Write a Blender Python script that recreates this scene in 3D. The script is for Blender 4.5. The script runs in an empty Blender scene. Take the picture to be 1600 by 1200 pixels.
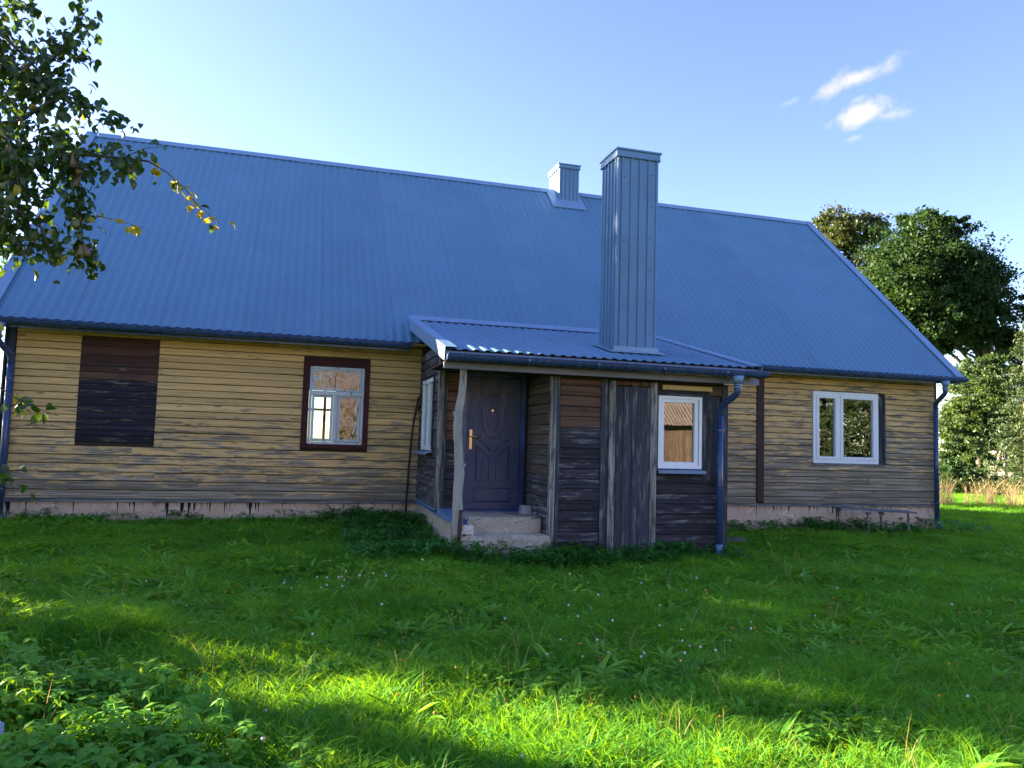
import bpy, math, random
import numpy as np
from mathutils import Vector, Matrix
random.seed(7); rng = np.random.default_rng(11)
SC = bpy.context.scene; COL = SC.collection
PI = math.pi

# ------------------------------------------------------------------ camera
CAM_AXES = ((0.960726, -0.2759852, 0.02894328), (-0.0489346, -0.06582594, 0.9966305), (0.27315005, 0.95890516, 0.07674592))
CAM_LOC = Vector((-3.03589599, -12.0, 0.94880879))
cam = bpy.data.cameras.new('camera'); camo = bpy.data.objects.new('camera', cam); COL.objects.link(camo)
r_, u_, f_ = [Vector(a).normalized() for a in CAM_AXES]
camo.matrix_world = Matrix(((r_.x, u_.x, -f_.x, CAM_LOC.x), (r_.y, u_.y, -f_.y, CAM_LOC.y), (r_.z, u_.z, -f_.z, CAM_LOC.z), (0, 0, 0, 1)))
cam.sensor_width = 36; cam.lens = 1193.245 / 1600 * 36; cam.clip_start = 0.05; cam.clip_end = 3000
SC.camera = camo

# ------------------------------------------------------------------ light
AZ = math.radians(55); EL = math.radians(16.2)            # sun stands to the left of +Y
SUN_DIR = Vector((-math.sin(AZ) * math.cos(EL), math.cos(AZ) * math.cos(EL), math.sin(EL)))
SKY_STRENGTH = 0.064; SUN_STRENGTH = 5.0; EXPOSURE = 3.14
sun = bpy.data.lights.new('sun', 'SUN'); suno = bpy.data.objects.new('sun', sun); COL.objects.link(suno)
sun.energy = SUN_STRENGTH; sun.angle = math.radians(0.55); sun.color = (1.0, 0.86, 0.62)
suno.rotation_euler = (-SUN_DIR).to_track_quat('-Z', 'Y').to_euler()
world = bpy.data.worlds.new('World'); SC.world = world; world.use_nodes = True
def sky_world():
    nt = world.node_tree; nt.nodes.clear(); N = nt.nodes.new; L = nt.links.new
    out = N('ShaderNodeOutputWorld'); bg = N('ShaderNodeBackground'); L(bg.outputs[0], out.inputs[0])
    sky = N('ShaderNodeTexSky'); sky.sky_type = 'NISHITA'; sky.sun_disc = False
    sky.sun_elevation = EL; sky.sun_rotation = -AZ; sky.air_density = 1.0; sky.dust_density = 0.35; sky.ozone_density = 2.6
    hs = N('ShaderNodeHueSaturation'); hs.inputs['Saturation'].default_value = 1.1; hs.inputs['Hue'].default_value = 0.524
    L(sky.outputs[0], hs.inputs['Color'])
    tint = N('ShaderNodeMix'); tint.data_type = 'RGBA'; tint.blend_type = 'MULTIPLY'; tint.inputs[0].default_value = 1; L(hs.outputs[0], tint.inputs[6]); tint.inputs[7].default_value = (.97, .92, .93, 1)
    tc = N('ShaderNodeTexCoord'); col = tint.outputs[2]
    def math_(op, a, b=None):
        n = N('ShaderNodeMath'); n.operation = op
        for i, v in enumerate((a, b)):
            if v is None: continue
            if isinstance(v, (int, float)): n.inputs[i].default_value = v
            else: L(v, n.inputs[i])
        return n.outputs[0]
    nz = N('ShaderNodeTexNoise'); nz.inputs['Scale'].default_value = 34; nz.inputs['Detail'].default_value = 7; nz.inputs['Roughness'].default_value = .62
    L(tc.outputs['Generated'], nz.inputs['Vector'])
    def dot(v):
        n = N('ShaderNodeVectorMath'); n.operation = 'DOT_PRODUCT'; L(tc.outputs['Generated'], n.inputs[0]); n.inputs[1].default_value = v
        return n.outputs['Value']
    total = None
    # streaks of small cloud high on the right: (centre direction, end direction, half width, strength)
    for c, e, w, s in (((.590, .690, .420), (.618, .659, .432), .0095, .55), ((.571, .706, .414), (.568, .718, .401), .0085, .36), ((.610, .670, .424), (.620, .660, .428), .009, .3),
                       ((.602, .699, .381), (.624, .681, .385), .014, .78), ((.622, .686, .378), (.637, .674, .378), .008, .38),
                       ((.537, .740, .404), (.546, .733, .408), .005, .22), ((.600, .703, .401), (.607, .697, .404), .004, .25),
                       ((.600, .712, .358), (.607, .706, .36), .004, .25)):
        c = Vector(c).normalized(); e = Vector(e).normalized(); t1 = (e - c); h = t1.length; t1.normalize(); t2 = c.cross(t1).normalized()
        u = math_('DIVIDE', math_('SUBTRACT', dot(t1), c.dot(t1)), h * 1.25)
        v = math_('DIVIDE', math_('SUBTRACT', dot(t2), c.dot(t2)), w)
        d = math_('ADD', math_('MULTIPLY', u, u), math_('MULTIPLY', v, v))
        front = math_('GREATER_THAN', dot(c), 0.5)
        g = math_('SUBTRACT', 1.0, math_('SQRT', d))
        g = math_('ADD', g, math_('MULTIPLY', math_('SUBTRACT', nz.outputs[0], .5), 2.6))
        n = N('ShaderNodeMapRange'); n.interpolation_type = 'SMOOTHSTEP'; L(g, n.inputs[0])
        n.inputs[1].default_value = -.25; n.inputs[2].default_value = 1.15; n.inputs[3].default_value = 0; n.inputs[4].default_value = s
        g = math_('MULTIPLY', n.outputs[0], front)
        total = g if total is None else math_('MAXIMUM', total, g)
    mx = N('ShaderNodeMix'); mx.data_type = 'RGBA'; L(total, mx.inputs[0]); L(col, mx.inputs[6]); mx.inputs[7].default_value = (2.9, 2.5, 2.55, 1)
    L(mx.outputs[2], bg.inputs[0]); bg.inputs[1].default_value = SKY_STRENGTH
sky_world()
SC.render.engine = 'CYCLES'
SC.view_settings.view_transform = 'Standard'; SC.view_settings.look = 'None'; SC.view_settings.exposure = EXPOSURE; SC.view_settings.gamma = 1
SC.view_settings.use_curve_mapping = False
SC.cycles.max_bounces = 6; SC.cycles.transparent_max_bounces = 12

# ------------------------------------------------------------------ helpers
WL = {}                                   # world location of every object made here
class MB:
    def __init__(s): s.v = []; s.f = []; s.m = []
    def quad(s, *p, mi=0):
        n = len(s.v); s.v += [tuple(q) for q in p]; s.f.append(tuple(range(n, n + len(p)))); s.m.append(mi); return s
    def prism(s, poly, vec, mi=0):        # closed prism: polygon (3d points) swept along vec
        n = len(s.v); k = len(poly); vec = Vector(vec)
        s.v += [tuple(p) for p in poly] + [tuple(Vector(p) + vec) for p in poly]
        s.f.append(tuple(range(n + k - 1, n - 1, -1))); s.f.append(tuple(range(n + k, n + 2 * k)))
        s.f += [(n + i, n + (i + 1) % k, n + k + (i + 1) % k, n + k + i) for i in range(k)]
        s.m += [mi] * (k + 2); return s
    def box(s, x0, x1, y0, y1, z0, z1, mi=0, b=0.0):
        if x0 > x1: x0, x1 = x1, x0
        if y0 > y1: y0, y1 = y1, y0
        if z0 > z1: z0, z1 = z1, z0
        if b <= 0:
            return s.prism([(x0, y0, z0), (x1, y0, z0), (x1, y1, z0), (x0, y1, z0)], (0, 0, z1 - z0), mi)
        n = len(s.v); b = min(b, (x1 - x0) / 3, (y1 - y0) / 3, (z1 - z0) / 3)
        for z, k in ((z0, b), (z0 + b, 0), (z1 - b, 0), (z1, b)):
            for (x, y) in ((x0 + k, y0 + k), (x1 - k, y0 + k), (x1 - k, y1 - k), (x0 + k, y1 - k)): s.v.append((x, y, z))
        s.f.append((n + 3, n + 2, n + 1, n)); s.f.append((n + 12, n + 13, n + 14, n + 15))
        for l in range(3):
            for i in range(4): s.f.append((n + l * 4 + i, n + l * 4 + (i + 1) % 4, n + l * 4 + 4 + (i + 1) % 4, n + l * 4 + 4 + i))
        s.m += [mi] * 14; return s
    def tube(s, pts, rad, seg=10, cap=True, mi=0, closed=False):
        pts = [Vector(p) for p in pts]; n = len(pts)
        if not hasattr(rad, '__len__'): rad = [rad] * n
        base = len(s.v); ref = None
        for i, p in enumerate(pts):
            t = (pts[min(i + 1, n - 1)] - pts[max(i - 1, 0)]).normalized()
            if ref is None: ref = Vector((0, 0, 1)) if abs(t.z) < .9 else Vector((0, 1, 0))
            a = (ref - t * ref.dot(t)).normalized(); b = t.cross(a); ref = a
            for k in range(seg):
                an = 2 * PI * k / seg
                s.v.append(tuple(p + (a * math.cos(an) + b * math.sin(an)) * rad[i]))
        for i in range(n - 1):
            for k in range(seg):
                k2 = (k + 1) % seg
                s.f.append((base + i * seg + k, base + i * seg + k2, base + (i + 1) * seg + k2, base + (i + 1) * seg + k)); s.m.append(mi)
        if cap:
            s.f.append(tuple(base + k for k in reversed(range(seg)))); s.f.append(tuple(base + (n - 1) * seg + k for k in range(seg))); s.m += [mi] * 2
        return s
    def ball(s, c, r, nu=10, nv=7, mi=0, jit=0):
        rx, ry, rz = r if hasattr(r, '__len__') else (r, r, r); base = len(s.v)
        s.v.append((c[0], c[1], c[2] + rz))
        for j in range(1, nv):
            for i in range(nu):
                th = PI * j / nv; ph = 2 * PI * i / nu; q = 1 + random.uniform(-jit, jit)
                s.v.append((c[0] + rx * q * math.sin(th) * math.cos(ph), c[1] + ry * q * math.sin(th) * math.sin(ph), c[2] + rz * q * math.cos(th)))
        s.v.append((c[0], c[1], c[2] - rz)); e = len(s.v) - 1
        for i in range(nu):
            s.f.append((base, base + 1 + i, base + 1 + (i + 1) % nu)); s.f.append((e, e - nu + (i + 1) % nu, e - nu + i)); s.m += [mi] * 2
            for j in range(nv - 2):
                a = base + 1 + j * nu; s.f.append((a + i, a + nu + i, a + nu + (i + 1) % nu, a + (i + 1) % nu)); s.m.append(mi)
        return s
    def build(s, name, mat, parent=None, label=None, smooth=False, kind=None, origin=None):
        vs = np.array(s.v, float)
        c = Vector(((vs.max(0) + vs.min(0)) / 2).tolist()) if origin is None else Vector(origin)
        me = bpy.data.meshes.new(name); me.from_pydata([tuple(Vector(p) - c) for p in s.v], [], s.f)
        for mm in (mat if isinstance(mat, (list, tuple)) else [mat]): me.materials.append(mm)
        me.polygons.foreach_set('material_index', s.m)
        if smooth: me.polygons.foreach_set('use_smooth', [True] * len(me.polygons))
        me.validate(); me.update()
        return link(name, me, c, parent, label, kind)
def link(name, data, loc, parent=None, label=None, kind=None):
    o = bpy.data.objects.new(name, data); COL.objects.link(o)
    pw = WL[parent.name] if parent else Vector((0, 0, 0))
    o.parent = parent; o.location = Vector(loc) - pw; WL[o.name] = Vector(loc)
    if label: o['label'] = label
    if kind: o['kind'] = kind
    return o
def tag(o, label, cat, group=None):
    o['label'] = label; o['category'] = cat
    if group: o['group'] = group
    return o
def thing(name, label, cat, loc, group=None):
    o = link(name, None, loc); o.empty_display_size = .2
    return tag(o, label, cat, group)
def np_mesh(name, V, F, mat, smooth=False):         # V (n,3), F (m,k) arrays
    me = bpy.data.meshes.new(name); k = F.shape[1]
    me.vertices.add(len(V)); me.vertices.foreach_set('co', np.asarray(V, np.float32).ravel())
    me.loops.add(F.size); me.loops.foreach_set('vertex_index', F.astype(np.int32).ravel())
    me.polygons.add(len(F)); me.polygons.foreach_set('loop_start', np.arange(0, F.size, k, dtype=np.int32))
    me.polygons.foreach_set('loop_total', np.full(len(F), k, np.int32))
    me.materials.append(mat); me.update(calc_edges=True)
    if smooth: me.polygons.foreach_set('use_smooth', [True] * len(F))
    return me

# ------------------------------------------------------------------ materials
class NT:
    def __init__(s, name):
        s.m = bpy.data.materials.new(name); s.m.use_nodes = True; s.t = s.m.node_tree; s.t.nodes.clear()
        s.out = s.N('ShaderNodeOutputMaterial')
    def N(s, t): return s.t.nodes.new(t)
    def L(s, a, b): s.t.links.new(a, b)
    def put(s, sock, v):
        if isinstance(v, bpy.types.NodeSocket): s.L(v, sock)
        else: sock.default_value = v if not (hasattr(v, '__len__') and len(v) == 3 and sock.type == 'RGBA') else (*v, 1)
    def math(s, op, a, b=0.0, clamp=False):
        n = s.N('ShaderNodeMath'); n.operation = op; n.use_clamp = clamp; s.put(n.inputs[0], a); s.put(n.inputs[1], b); return n.outputs[0]
    def mix(s, fac, a, b, mode='MIX'):
        n = s.N('ShaderNodeMix'); n.data_type = 'RGBA'; n.blend_type = mode; s.put(n.inputs[0], fac); s.put(n.inputs[6], a); s.put(n.inputs[7], b); return n.outputs[2]
    def rng(s, v, a, b, c=0.0, d=1.0, smooth=True):
        n = s.N('ShaderNodeMapRange'); n.interpolation_type = 'SMOOTHSTEP' if smooth else 'LINEAR'
        for i, x in enumerate((v, a, b, c, d)): s.put(n.inputs[i], x)
        return n.outputs[0]
    def pos(s, scale=(1, 1, 1), rnd=0.0):
        g = s.N('ShaderNodeNewGeometry'); mp = s.N('ShaderNodeMapping'); mp.inputs['Scale'].default_value = scale; s.L(g.outputs['Position'], mp.inputs[0])
        if rnd:
            oi = s.N('ShaderNodeObjectInfo'); v = s.N('ShaderNodeVectorMath'); v.operation = 'ADD'
            cb = s.N('ShaderNodeCombineXYZ'); m = s.math('MULTIPLY', oi.outputs['Random'], rnd)
            for i in range(3): s.L(m, cb.inputs[i])
            s.L(mp.outputs[0], v.inputs[0]); s.L(cb.outputs[0], v.inputs[1]); return v.outputs[0]
        return mp.outputs[0]
    def xyz(s):
        g = s.N('ShaderNodeNewGeometry'); x = s.N('ShaderNodeSeparateXYZ'); s.L(g.outputs['Position'], x.inputs[0]); return x.outputs
    def rand(s): return s.N('ShaderNodeObjectInfo').outputs['Random']
    def noise(s, vec, scale=1, detail=4, rough=.55, dist=0):
        n = s.N('ShaderNodeTexNoise'); s.L(vec, n.inputs['Vector']); n.inputs['Scale'].default_value = scale; n.inputs['Detail'].default_value = detail
        n.inputs['Roughness'].default_value = rough; n.inputs['Distortion'].default_value = dist; return n.outputs[0]
    def vor(s, vec, scale=1, feature='F1'):
        n = s.N('ShaderNodeTexVoronoi'); n.feature = feature; s.L(vec, n.inputs['Vector']); n.inputs['Scale'].default_value = scale; return n.outputs
    def bump(s, h, strength=.4, dist=.01):
        n = s.N('ShaderNodeBump'); n.inputs['Strength'].default_value = strength; n.inputs['Distance'].default_value = dist; s.L(h, n.inputs['Height']); return n.outputs[0]
    def bsdf(s, col, rough=.7, metal=0.0, spec=.5, nrm=None, coat=0):
        b = s.N('ShaderNodeBsdfPrincipled'); s.put(b.inputs['Base Color'], col); s.put(b.inputs['Roughness'], rough); s.put(b.inputs['Metallic'], metal)
        b.inputs['Specular IOR Level'].default_value = spec; b.inputs['Coat Weight'].default_value = coat
        if nrm: s.L(nrm, b.inputs['Normal'])
        s.L(b.outputs[0], s.out.inputs[0]); return b

def metal_paint(name, col, rough=.45, var=.12, spec=.5, sheets=False):
    n = NT(name); a = n.noise(n.pos((1.2, 1.2, 1.2)), 1, 5); b = n.noise(n.pos((9, 9, 2)), 1, 4)
    f = n.math('ADD', n.math('MULTIPLY', a, .6), n.math('MULTIPLY', b, .4))
    dark = tuple(c * (1 - var) for c in col); lite = tuple(c * (1 + var) for c in col)
    c = n.mix(n.rng(f, .35, .65), dark, lite)
    if sheets:
        x, y, z = n.xyz(); wn = n.N('ShaderNodeTexWhiteNoise'); wn.noise_dimensions = '1D'; n.L(n.math('FLOOR', n.math('DIVIDE', n.math('ADD', x, 50.0), 1.1)), wn.inputs['W'])
        c = n.mix(n.math('MULTIPLY', wn.outputs['Value'], .22), c, tuple(v * .55 for v in col)); ed = n.math('FRACT', n.math('DIVIDE', n.math('ADD', x, 50.0), 1.1))
        st = n.noise(n.pos((5, .5, .5)), 1, 5, .6); c = n.mix(n.math('MULTIPLY', n.rng(st, .52, .72), .14), c, (.20, .22, .23)); c = n.mix(n.math('MULTIPLY', n.rng(ed, .0, .012, 1, 0), .5), c, tuple(v * .35 for v in col))
    n.bsdf(c, n.rng(b, .3, .7, rough - .08, rough + .1), 0, spec, n.bump(a, .15, .02)); return n.m

def wood(name, base, gray, axis='x', wear=.5, wear_fn=None, grain_dark=.55, rough=.85, tone=.22, knots=True, knotcol=None):
    n = NT(name); lo, hi = .55, 26
    sc = {'x': (lo, hi, hi), 'y': (hi, lo, hi), 'z': (hi, hi, lo)}[axis]
    sc2 = {'x': (2.4, 17, 17), 'y': (17, 2.4, 17), 'z': (17, 17, 2.4)}[axis]
    p = n.pos(sc, 37.0); p2 = n.pos(sc2, 19.0)
    g = n.noise(p, 1.6, 6, .6, .6); w = n.noise(p2, 1.0, 6, .68, .4); fine = n.noise(n.pos(tuple(v * 3.2 for v in sc), 5.0), 1.4, 4, .6)
    c = n.mix(n.rng(g, .38, .68), tuple(v * grain_dark for v in base), base)
    c = n.mix(n.math('MULTIPLY', n.rng(fine, .45, .75), .45), c, tuple(min(1, v * 1.35) for v in base))
    thr = n.math('SUBTRACT', 1.0, wear)
    if wear_fn: thr = n.math('SUBTRACT', thr, wear_fn(n))
    wm = n.rng(n.math('SUBTRACT', w, n.math('MULTIPLY', thr, .92)), -.04, .10)
    gc = n.mix(n.rng(g, .4, .65), tuple(v * .35 for v in gray), gray)
    c = n.mix(n.math('MULTIPLY', wm, .9), c, gc)
    crack = n.rng(n.noise(n.pos(tuple(v * 1.3 for v in sc), 71.0), 2.2, 3, .5), .70, .78)
    c = n.mix(n.math('MULTIPLY', crack, .7), c, tuple(v * .12 for v in base))
    if knots:
        kp = {'x': (2.6, 0, 9), 'y': (0, 2.6, 9), 'z': (9, 0, 2.6)}[axis]
        k = n.vor(n.pos(kp, 53.0), 1.0)
        kk = n.math('MULTIPLY', n.rng(k['Distance'], .07, .20, 1, 0), n.rng(k['Color'], .50, .56))
        c = n.mix(n.math('MULTIPLY', kk, .8), c, knotcol or tuple(v * .25 for v in base))
    rt = n.rng(n.rand(), 0, 1, 1 - tone, 1 + tone, False)
    hs = n.N('ShaderNodeHueSaturation'); n.L(c, hs.inputs['Color']); n.L(rt, hs.inputs['Value'])
    h = n.math('ADD', n.math('MULTIPLY', g, .7), n.math('MULTIPLY', fine, .5)); h = n.math('SUBTRACT', h, crack)
    n.bsdf(hs.outputs[0], rough, 0, .3, n.bump(h, .55, .006)); return n.m

def wear_main(n):
    x, y, z = n.xyz()
    a = n.rng(z, 2.0, 0.0, -.08, .11); b = n.rng(x, 2.0, 8.0, 0.0, .07); c = n.rng(x, -2.2, -.8, 0.0, .05)
    low = n.rng(z, .35, .1, 0, .1)
    return n.math('ADD', n.math('ADD', a, low), n.math('ADD', b, c))
M = {}
M['siding'] = wood('ochre_painted_board', (.72, .445, .175), (.33, .29, .215), 'x', .41, wear_main, .76, tone=.14)
M['siding_end'] = wood('dark_trim_board', (.045, .05, .07), (.12, .12, .13), 'z', .3)
M['gable'] = wood('gable_board', (.42, .28, .1), (.18, .17, .15), 'y', .35)
M['dark_x'] = wood('weathered_dark_board', (.050, .044, .052), (.25, .235, .225), 'x', .39, None, .42, tone=.3)
M['brown_x'] = wood('sheltered_brown_board', (.19, .095, .055), (.11, .09, .085), 'x', .42, None, .5, tone=.25)
M['redbrown_x'] = wood('red_brown_board', (.11, .042, .028), (.07, .055, .055), 'x', .4, None, .6, tone=.25, knotcol=(.25, .14, .08))
M['black_x'] = wood('blackened_board', (.024, .022, .032), (.34, .25, .14), 'x', .37, None, .6, tone=.3, knotcol=(.34, .22, .10))
M['dark_y'] = wood('weathered_dark_board_side', (.07, .065, .075), (.22, .21, .205), 'y', .45, None, .5, tone=.3)
M['recess_y'] = wood('recess_board', (.11, .08, .06), (.15, .14, .13), 'y', .45, None, .55, tone=.25)
M['dark_z'] = wood('weathered_upright_board', (.062, .062, .075), (.24, .23, .215), 'z', .40, None, .5, tone=.25)
M['trim_z'] = wood('bleached_upright_trim', (.11, .105, .11), (.42, .38, .31), 'z', .52, None, .45, tone=.15)
M['red_frame_z'] = wood('oxblood_frame', (.075, .020, .018), (.11, .08, .075), 'z', .25, None, .75, tone=.12, knots=False)
M['red_frame_x'] = wood('oxblood_frame_across', (.075, .020, .018), (.11, .08, .075), 'x', .25, None, .75, tone=.12, knots=False)
M['oldwhite'] = wood('flaking_white_paint', (.62, .62, .60), (.30, .30, .30), 'z', .36, None, .85, tone=.05, knots=False)
M['backing'] = wood('wall_backing', (.05, .035, .02), (.03, .03, .03), 'x', .3, knots=False)
M['log'] = wood('debarked_log', (.40, .37, .31), (.20, .18, .16), 'z', .38, None, .7, tone=.05)
M['brown_post'] = wood('brown_upright', (.075, .045, .035), (.10, .09, .085), 'z', .35, None, .6)
M['sill_old'] = wood('drip_board', (.30, .27, .22), (.16, .15, .14), 'x', .5, None, .6)
M['roof'] = metal_paint('blue_grey_roof_sheet', (.095, .205, .300), .55, .06, .5, True)
M['roof_trim'] = metal_paint('blue_grey_flashing', (.17, .27, .39), .42, .08, .5)
M['clad'] = metal_paint('chimney_cladding_metal', (.080, .175, .30), .5, .10, .6)
M['gutter'] = metal_paint('dark_gutter_paint', (.035, .065, .15), .28, .15, .5)
M['beam'] = metal_paint('grey_fascia_metal', (.17, .165, .22), .5, .1)
M['fascia'] = metal_paint('blue_fascia_metal', (.10, .15, .26), .45, .1)
M['pvc'] = metal_paint('white_plastic', (.80, .80, .80), .3, .02)
M['sill'] = metal_paint('blue_metal_sill', (.14, .22, .34), .35, .1)
M['brass'] = NT('worn_brass'); M['brass'].bsdf((.62, .42, .18), .32, .9); M['brass'] = M['brass'].m
M['black'] = NT('black_rubber'); M['black'].bsdf((.012, .012, .014), .5); M['black'] = M['black'].m
M['rubber'] = M['black']

def mk_door():
    n = NT('dark_steel_door'); a = n.noise(n.pos((3, 3, 3)), 1, 6, .6); b = n.noise(n.pos((14, 14, 5)), 1, 4)
    c = n.mix(n.rng(a, .38, .62), (.016, .028, .085), (.034, .042, .088)); c = n.mix(n.math('MULTIPLY', n.rng(b, .5, .7), .35), c, (.11, .10, .11))
    n.bsdf(c, n.rng(b, .3, .7, .35, .6), .0, .5, n.bump(b, .1, .01)); return n.m
M['door'] = mk_door()
def mk_frame():
    n = NT('blue_door_frame'); a = n.noise(n.pos((3, 3, 3)), 1, 6, .6)
    n.bsdf(n.mix(n.rng(a, .38, .62), (.014, .024, .075), (.022, .075, .20)), .35, 0, .5); return n.m
M['doorframe'] = mk_frame()
def mk_concrete(name, c1, c2, tar=False, rough_amt=.6):
    n = NT(name); a = n.noise(n.pos((1.3, 1.3, 1.6)), 1, 8, .65); b = n.noise(n.pos((22, 22, 22)), 1, 5, .6); d = n.noise(n.pos((4, 4, 6)), 1, 6, .6, .8)
    c = n.mix(n.rng(a, .35, .65), c1, c2); c = n.mix(n.math('MULTIPLY', n.rng(b, .5, .75), .4), c, tuple(v * .45 for v in c1))
    c = n.mix(n.math('MULTIPLY', n.rng(d, .56, .7), .55), c, tuple(min(1, v * 1.5) for v in c2))
    cr = n.vor(n.pos((2.2, 2.2, 3.4)), 1.0, 'DISTANCE_TO_EDGE'); wob = n.noise(n.pos((7, 7, 7)), 1, 4)
    ck = n.math('MULTIPLY', n.rng(n.math('ADD', cr['Distance'], n.math('MULTIPLY', n.math('SUBTRACT', wob, .5), .10)), .0, .018, 1, 0), n.rng(a, .5, .6))
    c = n.mix(n.math('MULTIPLY', ck, .8), c, (.04, .035, .03))
    if tar:
        x, y, z = n.xyz()
        cx = n.N('ShaderNodeCombineXYZ'); n.L(x, cx.inputs[0]); n.L(y, cx.inputs[1])
        s1 = n.noise(cx.outputs[0], 13.0, 2, .5); s2 = n.noise(cx.outputs[0], 42.0, 1, .5); s3 = n.noise(cx.outputs[0], .55, 1, .5)
        q = n.math('ADD', n.math('MULTIPLY', s1, .55), n.math('MULTIPLY', s2, .45))
        q = n.math('ADD', q, n.math('MULTIPLY', n.math('SUBTRACT', s3, .5), .35))
        ln = n.rng(q, .54, .76, 0, .50, False)                    # length of each drip below the top edge
        depth = n.math('SUBTRACT', -.03, z)
        m = n.rng(n.math('SUBTRACT', ln, depth), .0, .012)
        m = n.math('MULTIPLY', m, n.rng(q, .543, .555))
        c = n.mix(m, c, (.010, .010, .012))
    n.bsdf(c, .9, 0, .3, n.bump(n.math('ADD', a, n.math('MULTIPLY', b, .4)), rough_amt, .02)); return n.m
M['foundation'] = mk_concrete('pinkish_plinth_render', (.54, .37, .25), (.63, .46, .33), True)
M['step'] = mk_concrete('worn_step_concrete', (.36, .30, .21), (.46, .40, .30), False, .8)
M['brick'] = mk_concrete('white_silicate_brick', (.62, .58, .50), (.70, .66, .58))
M['stone'] = mk_concrete('pale_stone', (.42, .44, .50), (.55, .57, .62))
M['interior'] = mk_concrete('dim_interior_plaster', (.30, .27, .23), (.33, .30, .26))

def mk_glass(name, wav=0.0, ior=1.75, tint=(.9, .93, .92)):
    n = NT(name); fr = n.N('ShaderNodeFresnel'); fr.inputs['IOR'].default_value = ior
    gl = n.N('ShaderNodeBsdfGlossy'); gl.inputs['Roughness'].default_value = 0.0; gl.inputs['Color'].default_value = (1, 1, 1, 1)
    tr = n.N('ShaderNodeBsdfTransparent'); tr.inputs['Color'].default_value = (*tint, 1)
    if wav:
        w = n.noise(n.pos((9, 9, 3.0)), 1, 2, .5, 1.0); bm = n.bump(w, wav, .02); n.L(bm, gl.inputs['Normal'])
    else:
        w = n.noise(n.pos((1.5, 1.5, 1.5)), 1, 1, .5); bm = n.bump(w, .06, .02); n.L(bm, gl.inputs['Normal'])
    mx = n.N('ShaderNodeMixShader'); n.L(fr.outputs[0], mx.inputs[0]); n.L(tr.outputs[0], mx.inputs[1]); n.L(gl.outputs[0], mx.inputs[2])
    n.L(mx.outputs[0], n.out.inputs[0]); return n.m
M['glass'] = mk_glass('window_glass'); M['coated'] = mk_glass('coated_window_glass', 0, 2.4); M['oldglass'] = mk_glass('wavy_old_glass', .9, 1.75); M['clearglass'] = mk_glass('clean_old_glass', 0, 1.35)

def leaf_mat(name, c1, c2, trans=.45, tcol=None, rough=.45, scale=1.5, spec=.4):
    n = NT(name); a = n.noise(n.pos((scale,) * 3), 1, 3); b = n.noise(n.pos((17, 17, 17)), 1, 2)
    f = n.math('ADD', n.math('MULTIPLY', a, .55), n.math('MULTIPLY', b, .45)); c = n.mix(n.rng(f, .38, .62), c1, c2)
    hs = n.N('ShaderNodeHueSaturation'); n.L(c, hs.inputs['Color']); n.L(n.rng(n.rand(), 0, 1, .8, 1.2, False), hs.inputs['Value'])
    pb = n.N('ShaderNodeBsdfPrincipled'); n.L(hs.outputs[0], pb.inputs['Base Color']); pb.inputs['Roughness'].default_value = rough; pb.inputs['Specular IOR Level'].default_value = spec
    tl = n.N('ShaderNodeBsdfTranslucent'); tc = n.mix(1.0, hs.outputs[0], tcol or (1.9, 1.9, .8), 'MULTIPLY'); n.L(tc, tl.inputs[0])
    mx = n.N('ShaderNodeMixShader'); mx.inputs[0].default_value = trans; n.L(pb.outputs[0], mx.inputs[1]); n.L(tl.outputs[0], mx.inputs[2]); n.L(mx.outputs[0], n.out.inputs[0]); return n.m
M['grass'] = leaf_mat('grass_blade', (.070, .275, .030), (.15, .42, .045), .52, (2.3, 1.3, .12), .6, .7, .12)
M['grass_far'] = leaf_mat('far_grass_blade', (.05, .15, .02), (.10, .20, .03), .5, (2.4, 2.0, .5), .5, .4)
M['weed'] = leaf_mat('broad_weed_leaf', (.10, .30, .028), (.19, .43, .05), .42, (1.8, 1.2, .25), .55, 1.2, .15)
M['nettle'] = leaf_mat('nettle_leaf', (.028, .14, .02), (.065, .22, .032), .35, (2.2, 2.0, .5), .5, 1.2)
M['dry'] = leaf_mat('dry_grass_stalk', (.42, .27, .13), (.62, .45, .24), .35, (1.2, 1.1, .8), .7, 3)
M['pear_leaf'] = leaf_mat('pear_leaf', (.028, .058, .014), (.058, .105, .024), .35, (2.4, 2.2, .5), .33, 2.5, .5)
M['pear_leaf_y'] = leaf_mat('yellow_pear_leaf', (.30, .30, .03), (.48, .36, .03), .5, (1.6, 1.4, .6), .4, 3)
M['maple_leaf'] = leaf_mat('maple_leaf', (.013, .036, .013), (.032, .064, .017), .30, (2.1, 1.9, .6), .6, .5, .2)
M['olive_leaf'] = leaf_mat('olive_tree_leaf', (.045, .065, .022), (.075, .095, .03), .35, (1.8, 1.6, .6), .5, .5)
M['lit_leaf'] = leaf_mat('loose_tree_leaf', (.04, .08, .025), (.085, .13, .035), .4, (1.9, 1.7, .6), .5, .5)
M['bush_leaf'] = leaf_mat('bush_leaf', (.025, .065, .018), (.055, .10, .028), .35, (1.9, 1.8, .6), .5, .8)
M['spruce'] = leaf_mat('spruce_needles', (.030, .060, .022), (.07, .10, .03), .25, (1.8, 1.6, .6), .6, .8)
M['bark'] = mk_concrete('grey_bark', (.075, .062, .05), (.13, .11, .09)); M['twig'] = mk_concrete('brown_twig', (.07, .055, .04), (.11, .09, .06))
def simple(name, col, rough=.6, metal=0, c2=None, sc=8):
    n = NT(name); a = n.noise(n.pos((sc,) * 3), 1, 5, .6); n.bsdf(n.mix(n.rng(a, .35, .65), col, c2 or tuple(v * .7 for v in col)), rough, metal, .4, n.bump(a, .2, .01)); return n.m
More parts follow.
